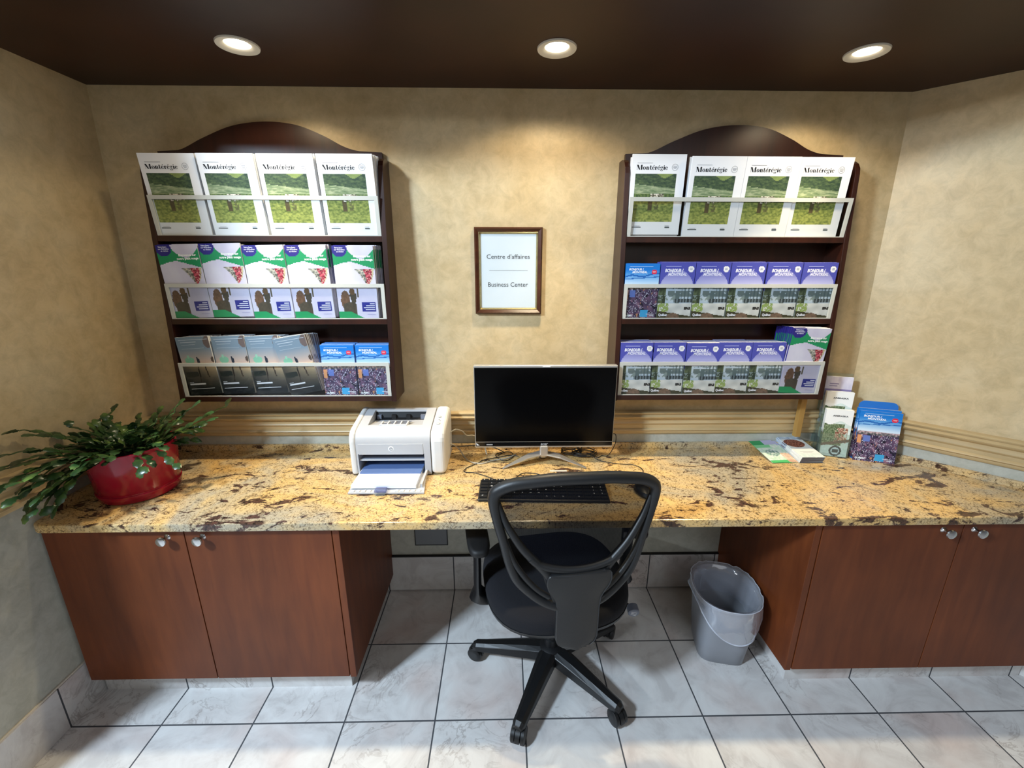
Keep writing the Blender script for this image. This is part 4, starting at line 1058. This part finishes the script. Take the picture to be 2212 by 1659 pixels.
for r, z_, k, sx, sy in rings: vs += [(x, y, z_) for x, y in sup(r, k, n, sx, sy)]
fs = [[i*n+k, i*n+(k+1) % n, (i+1)*n+(k+1) % n, (i+1)*n+k] for i in range(len(rings)-1) for k in range(n)]+[list(range(n))[::-1], [(len(rings)-1)*n+k for k in range(n)]]
m.add(vs, fs, 'bin_grey'); m.build('bin_body', t, ang=60)
m = MB(); vs = []; N_ = 72
lv = [(-.11, .95, 2.9, 1), (-.06, 1.0, 2.5, .9), (-.012, 1.0, 2.3, .5), (.006, 1.0, 2.3, .2), (.011, 1.03, 2.3, .1), (.004, 1.055, 2.3, .2), (0, 1, 0, 0)]
rows_ = []
for j in range(12):
    row = []
    for i in range(N_):
        a = 2*math.pi*i/N_; c_, s_ = math.cos(a), math.sin(a)
        # inside (j 0-3) rises to the rim, outside (4-11) hangs down unevenly
        if j < 4: z_ = .18+.122*j/3; r = .116+.0155*j/3-.004
        else:
            q = (j-4)/7; drop = .045+.125*max(0, math.cos(a-R(-62)))**1.3+.012*math.sin(3*a+1)
            z_ = .309-q*drop; r = .1425+.003*math.sin(5*a+j*.6)*q+.010*math.sin(q*3.0)*max(0, math.cos(a-R(-50)))-.010*q*max(0, math.cos(a-R(-62)))
        kk = 2.4; f = (abs(c_)**kk+abs(s_)**kk)**(-1/kk)
        w_ = .0042*NZ(i*.45, j*.7)+.003*NZ(i*1.3, j*.35, 5)
        row.append(((r+w_)*f*c_*.93, (r+w_)*f*s_*1.07, z_+w_))
    rows_ += row
m.add(rows_, [[j*N_+i, j*N_+(i+1) % N_, (j+1)*N_+(i+1) % N_, (j+1)*N_+i] for j in range(11) for i in range(N_)], 'bag')
hem = rows_[-N_:]; m.tube(hem+hem[:2], [.0028+.0012*NZ(i*.6, 3.1) for i in range(N_+2)], 'bag_hem', 6)
hem = rows_[4*N_:5*N_]; m.tube(hem+hem[:2], .0016, 'bag_hem', 5)
m.build("bag_liner", t, ang=70)

# ------------------------------------------------------------------ office chair
t = thing('office_chair', (.187, -.450, 0), .16)
tag(t, 'black office chair with mesh back pulled up to the desk', 'office chair')
S0 = .02
def bk(s, z, d=0):     # point on the curved backrest surface (s across, z up), d towards the room
    ln = .02*min(1, max(0, (1.03-z)/.45))
    return Vector((s-.008, -.290+.040*(s/.25)**2+ln-d, z-.045*s))
def sp2(pts, n=5):
    return [(p.x, p.y) for p in [Vector((q.x, q.y)) for q in spline([(a, b, 0) for a, b in pts], n)]]
m = MB()
out = [(-.060, .562), (-.100, .580), (-.143, .615), (-.184, .662), (-.208, .722), (-.226, .80), (-.245, .875), (-.254, .935), (-.250, .962), (-.236, .978), (-.205, .995), (-.165, 1.006), (-.085, 1.019), (0, 1.022)]
full = out+[(-a, b) for a, b in out[::-1][1:]]
L = sp2(full, 5)
rr = []
for a, b in L: rr.append(.0145+.0045*min(1, max(0, (b-.88)/.09)))
m.tube([bk(a, b) for a, b in L], rr, 'chair_grey', 10, flat=1.0)
for s in (-1, 1):
    ra = sp2([(-s*.242, .93), (-s*.224, .875), (-s*.205, .835), (-s*.168, .775), (-s*.117, .717), (-s*.088, .68)], 4)
    m.tube([bk(a, b, -.004) for a, b in ra], [.0085+.008*(i/len(ra)) for i in range(len(ra))], 'chair_grey', 8)
    rb = sp2([(-s*.224, .81), (-s*.198, .735), (-s*.160, .672), (-s*.122, .628), (-s*.085, .600)], 4)
    m.tube([bk(a, b) for a, b in rb], .0095, 'chair_grey', 8)
cr = sp2([(-.145, .745), (-.117, .720), (-.06, .704), (0, .699), (.06, .704), (.117, .720), (.145, .745)], 4)
m.tube([bk(a, b, -.002) for a, b in cr], .013, 'chair_grey', 8, flat=1.0)
# solid web joining ribs, crossbar and frame around the spine
web = [(-.115, .700), (0, .672), (.115, .700), (.105, .60), (.068, .535), (-.068, .535), (-.105, .60)]
for k in range(-8, 8):
    a0, a1 = k/8, (k+1)/8
    for j in range(6):
        z0, z1 = .565+.137*j/6, .565+.137*(j+1)/6
        def hw(z): return .066+.040*min(1, (z-.565)/.11)
        m.add([bk(a0*hw(z0), z0, .004), bk(a1*hw(z0), z0, .004), bk(a1*hw(z1), z1, .004), bk(a0*hw(z1), z1, .004)], [[0, 1, 2, 3]], 'chair_grey')
m.build('backrest_frame', t, ang=60)
m = MB()   # mesh window
zz = [.70+.312*j/16 for j in range(17)]
def hw2(z):
    P = [(.68, .07), (.70, .105), (.74, .143), (.78, .176), (.84, .212), (.90, .236), (.95, .246), (.98, .22), (1.02, .14)]
    for (a, wa), (b, wb) in zip(P, P[1:]):
        if z <= b: return wa+(wb-wa)*(z-a)/(b-a)
    return .08
vs = [bk(hw2(z)*(i/8-1), min(z, 1.003+.0 if abs(i-8) > 5 else z), -.003) for z in zz for i in range(17)]
m.add(vs, [[j*17+i, j*17+i+1, (j+1)*17+i+1, (j+1)*17+i] for j in range(16) for i in range(16)], 'mesh_fabric'); m.build('backrest_mesh', t, ang=80)
m = MB()   # spine plate: wide T top, narrow waist, rounded foot under the seat
rowsP = [(.697, .083), (.694, .097), (.684, .104), (.660, .106), (.638, .100), (.612, .084), (.590, .074), (.55, .071), (.51, .071), (.47, .071), (.44, .070), (.420, .063), (.408, .048), (.403, .027)]
vs = []; nn_ = 10
for side in (0, 1):
    for z_, w in rowsP:
        for i in range(nn_+1):
            q = i/nn_*2-1; yy = bk(0, z_).y-.020+.010*q*q+(.016 if side else 0)+0
            vs.append((q*w, yy, z_))
nr = len(rowsP); fs = []
for side in (0, 1):
    o_ = side*nr*(nn_+1)
    for j in range(nr-1):
        for i in range(nn_):
            f = [o_+j*(nn_+1)+i, o_+(j+1)*(nn_+1)+i, o_+(j+1)*(nn_+1)+i+1, o_+j*(nn_+1)+i+1]; fs.append(f if not side else f[::-1])
h_ = nr*(nn_+1)
for j in range(nr-1):
    for i in (0, nn_):
        a, b = j*(nn_+1)+i, (j+1)*(nn_+1)+i; fs.append([a, h_+a, h_+b, b])
for i in range(nn_):
    for j in (0, nr-1):
        a, b = j*(nn_+1)+i, j*(nn_+1)+i+1; fs.append([a, b, h_+b, h_+a])
m.add(vs, fs, 'chair_grey'); m.build('spine_plate', t, bevel=.003, ang=40)
m = MB(); m.box(-.035, .035, -.270, .06, .386, .402, 'chair_black'); m.box(-.036, .036, -.283, -.262, .398, .44, 'chair_black'); m.build('recline_bar', t, smooth=False, bevel=.004)
# seat
def seat_ring(k, inset, z_, fz=0):
    o = []
    for i in range(56):
        a = 2*math.pi*i/56; c_, s_ = math.cos(a), math.sin(a); kk = 2.9
        f = (abs(c_)**kk+abs(s_)**kk)**(-1/kk)
        x = f*c_*(.268-inset)*(1 if s_ > 0 else 1-.06*s_*s_); y = .005+f*s_*(.258-inset)
        o.append((x, y, z_+fz*(.02*max(0, s_)**2*-1)))
    return o
def loft(m, rings, mat, cap0=True, cap1=True):
    n = len(rings[0]); vs = [p for r in rings for p in r]
    fs = [[i*n+k, i*n+(k+1) % n, (i+1)*n+(k+1) % n, (i+1)*n+k] for i in range(len(rings)-1) for k in range(n)]
    if cap0: fs.append(list(range(n))[::-1])
    if cap1: fs.append([(len(rings)-1)*n+k for k in range(n)])
    m.add(vs, fs, mat)
m = MB(); loft(m, [seat_ring(0, .004, .428), seat_ring(0, .0, .445, 1), seat_ring(0, .002, .468, 1), seat_ring(0, .016, .486, 1), seat_ring(0, .045, .495, 1), seat_ring(0, .11, .494, 1), seat_ring(0, .2, .488, 1)], 'seat_fabric'); m.build('seat_cushion', t, ang=60)
m = MB(); loft(m, [seat_ring(0, .09, .398), seat_ring(0, .03, .404), seat_ring(0, .003, .418), seat_ring(0, .001, .430)], 'chair_grey'); m.build('seat_shell', t, ang=60)
m = MB(); m.box(-.09, .09, -.10, .12, .352, .398, 'chair_black'); m.build('tilt_mechanism', t, smooth=False, bevel=.008)
for s in (-1, 1):
    m = MB(); x = s*.292; up = [Vector((s*.12, .0, .395)), Vector((s*.22, 0, .388)), Vector((s*.275, 0, .402)), Vector((s*.294, 0, .46)), Vector((x, 0, .56)), Vector((x, 0, .655))]
    m.tube(spline(up, 4), .040, 'chair_black', 12, flat=1.0)
    m.v = [Vector((p.x if abs(abs(p.x)-.294) > .06 or p.z < .43 else s*.294+(p.x-s*.294)*.36, p.y, p.z if p.z > .43 else .395+(p.z-.395)*.35)) for p in m.v]; ao = m.build('armrest', t, ang=60)
    m = MB(); vs = []
    rings = []
    for z_, inn in ((.655, .008), (.660, .001), (.672, 0), (.680, .004), (.683, .012)):
        r = []
        for i in range(32):
            aa = 2*math.pi*i/32; c_, s_ = math.cos(aa), math.sin(aa); f = (abs(c_)**3.4+abs(s_)**3.4)**(-1/3.4)
            r.append((x+f*c_*(.040-inn), .0+f*s_*(.118-inn), z_))
        rings.append(r)
    loft(m, rings, 'black_matte'); m.build('arm_pad', ao, ang=60)
    m = MB(); m.box(x-s*.018-.006, x-s*.018+.006, -.021, -.016, .60, .625, 'ink_grey'); m.build('height_button', ao, smooth=False)
m = MB(); m.lathe([(.030, .10), (.030, .16), (.025, .162), (.025, .25), (.022, .252), (.022, .36)], 'chair_black', 24, cap=True); m.build('gas_lift', t)
m = MB(); m.lathe([(.0, .128), (.030, .128), (.048, .118), (.052, .085), (.046, .062), (.0, .060)], 'chair_black', 28); m.build('base_hub', t)
ANG = [243, 315, 27, 99, 171]
for k, a in enumerate(ANG):
    a = R(a)-.16; d = Vector((math.cos(a), math.sin(a), 0)); n_ = Vector((-d.y, d.x, 0))
    m = MB(); vs = []
    for r, z_, w, h in ((.03, .120, .038, .054), (.10, .114, .034, .050), (.20, .101, .028, .042), (.275, .090, .024, .034), (.312, .086, .023, .031), (.327, .077, .017, .018)):
        c0 = d*r
        vs += [c0-n_*w+Vector((0, 0, z_-h)), c0+n_*w+Vector((0, 0, z_-h)), c0+n_*w*.98+Vector((0, 0, z_-.010)), c0+n_*w*.45+Vector((0, 0, z_)), c0-n_*w*.45+Vector((0, 0, z_)), c0-n_*w*.98+Vector((0, 0, z_-.010))]
    fs = [[i*6+j, i*6+(j+1) % 6, (i+1)*6+(j+1) % 6, (i+1)*6+j] for i in range(5) for j in range(6)]+[[5, 4, 3, 2, 1, 0], [30, 31, 32, 33, 34, 35]]
    m.add(vs, fs, 'chair_black'); m.build('base_leg', t, smooth=False, bevel=.003)
    # twin wheel castor, trailing at its own angle
    ca = a+R((10, -20, 35, 80, -15)[k]); p = d*.303; cd = Vector((math.cos(ca), math.sin(ca), 0)); cn = Vector((-cd.y, cd.x, 0)); ctr = p+cd*.012+Vector((0, 0, .0302))
    m = MB(); vs = []
    for w in (-.0085, .0085):
        for i in range(13):
            aa = R(-10+200*i/12); vs.append(ctr+cn*w+cd*math.cos(aa)*.0325+Vector((0, 0, math.sin(aa)*.0315)))
    m.add(vs, [[i, i+1, 13+i+1, 13+i] for i in range(12)]+[list(range(13)), list(range(13, 26))[::-1]], 'chair_black')
    m.tube([p+Vector((0, 0, .045)), p+Vector((0, 0, .066))], .0075, 'chair_black', 10)
    co_ = m.build('castor', t, ang=50)
    for s in (-1, 1):
        m = MB(); M_ = Matrix.Translation(ctr+cn*s*.0165) @ Matrix(((cn.x, cd.x, 0, 0), (cn.y, cd.y, 0, 0), (0, 0, 1, 0), (0, 0, 0, 1)))
        m.M = M_; m.lathe([(0, -.0075), (.026, -.0075), (.030, -.005), (.030, .006), (.026, .0092), (.012, .010), (0, .010)] if s > 0 else [(0, -.010), (.012, -.010), (.026, -.0092), (.030, -.006), (.030, .005), (.026, .0075), (0, .0075)], 'chair_black', 24, axis='x')
        m.build('wheel', co_, ang=40)
m = MB(); kp = Vector((.285, -.10, .352)); m.M = Matrix.Translation(kp) @ Matrix.Rotation(R(14), 4, 'X') @ Matrix.Rotation(R(-8), 4, 'Z')
m.lathe([(0, -.030), (.018, -.030), (.0215, -.027), (.0215, .0), (.010, .004), (0, .004)], 'printer_slate', 24, axis='y')
for q in (-.008, 0, .008): m.add([(-.012, -.0306, q-.0012+.004), (.010, -.0306, q-.0012-.004), (.010, -.0306, q+.0012-.004), (-.012, -.0306, q+.0012+.004)], [[0, 1, 2, 3]], 'ink_white')
m.M = None; m.tube([kp+Vector((0, 0, 0)), Vector((.20, -.05, .375)), Vector((.08, 0, .378))], .005, 'chair_black', 8)
m.build('tilt_knob', t, ang=40)

# ------------------------------------------------------------------ lights
def area(name, loc, target, size, power, col, sy=None):
    d = bpy.data.lights.new(name, 'AREA'); d.energy = power; d.color = col; d.size = size
    if sy: d.shape = 'RECTANGLE'; d.size_y = sy
    o = bpy.data.objects.new(name, d); COL.objects.link(o); o.location = loc
    o.rotation_euler = (Vector(target)-Vector(loc)).to_track_quat('-Z', 'Y').to_euler(); return o
for i, (x, y) in enumerate(LAMPS):
    for nm, sz, bl, pw in (('lamp_wide', 146, .30, 6), ('lamp_mid', 118, .9, 8), ('lamp_beam', 64, .8, 46)):
        d = bpy.data.lights.new(nm, 'SPOT'); d.energy = pw; d.color = (1, .82, .54); d.spot_size = R(sz); d.spot_blend = bl; d.shadow_soft_size = .032
        o = bpy.data.objects.new(nm, d); COL.objects.link(o); o.location = (x, y+.01, CEIL-.006)
area('lobby_low_light', (-4.0, -2.9, 2.65), (.8, 0, 1.3), 1.5, 66, (.88, .94, 1.0), .10)
area('lobby_light', (-2.2, -2.25, 2.9), (.3, -.4, .3), .32, 132, (.66, .83, 1.0))
area('lobby_fill', (.9, -3.8, 2.85), (0.2, -1.0, .3), 2.2, 18, (.92, .95, 1.0))
w = bpy.data.worlds.new('world'); sc.world = w; w.use_nodes = True
w.node_tree.nodes['Background'].inputs[0].default_value = (.80, .88, 1, 1); w.node_tree.nodes['Background'].inputs[1].default_value = .12
sc.view_settings.view_transform = 'Standard'; sc.view_settings.look = 'None'; sc.view_settings.gamma = 1
sc.view_settings.use_curve_mapping = False; sc.view_settings.exposure = .14
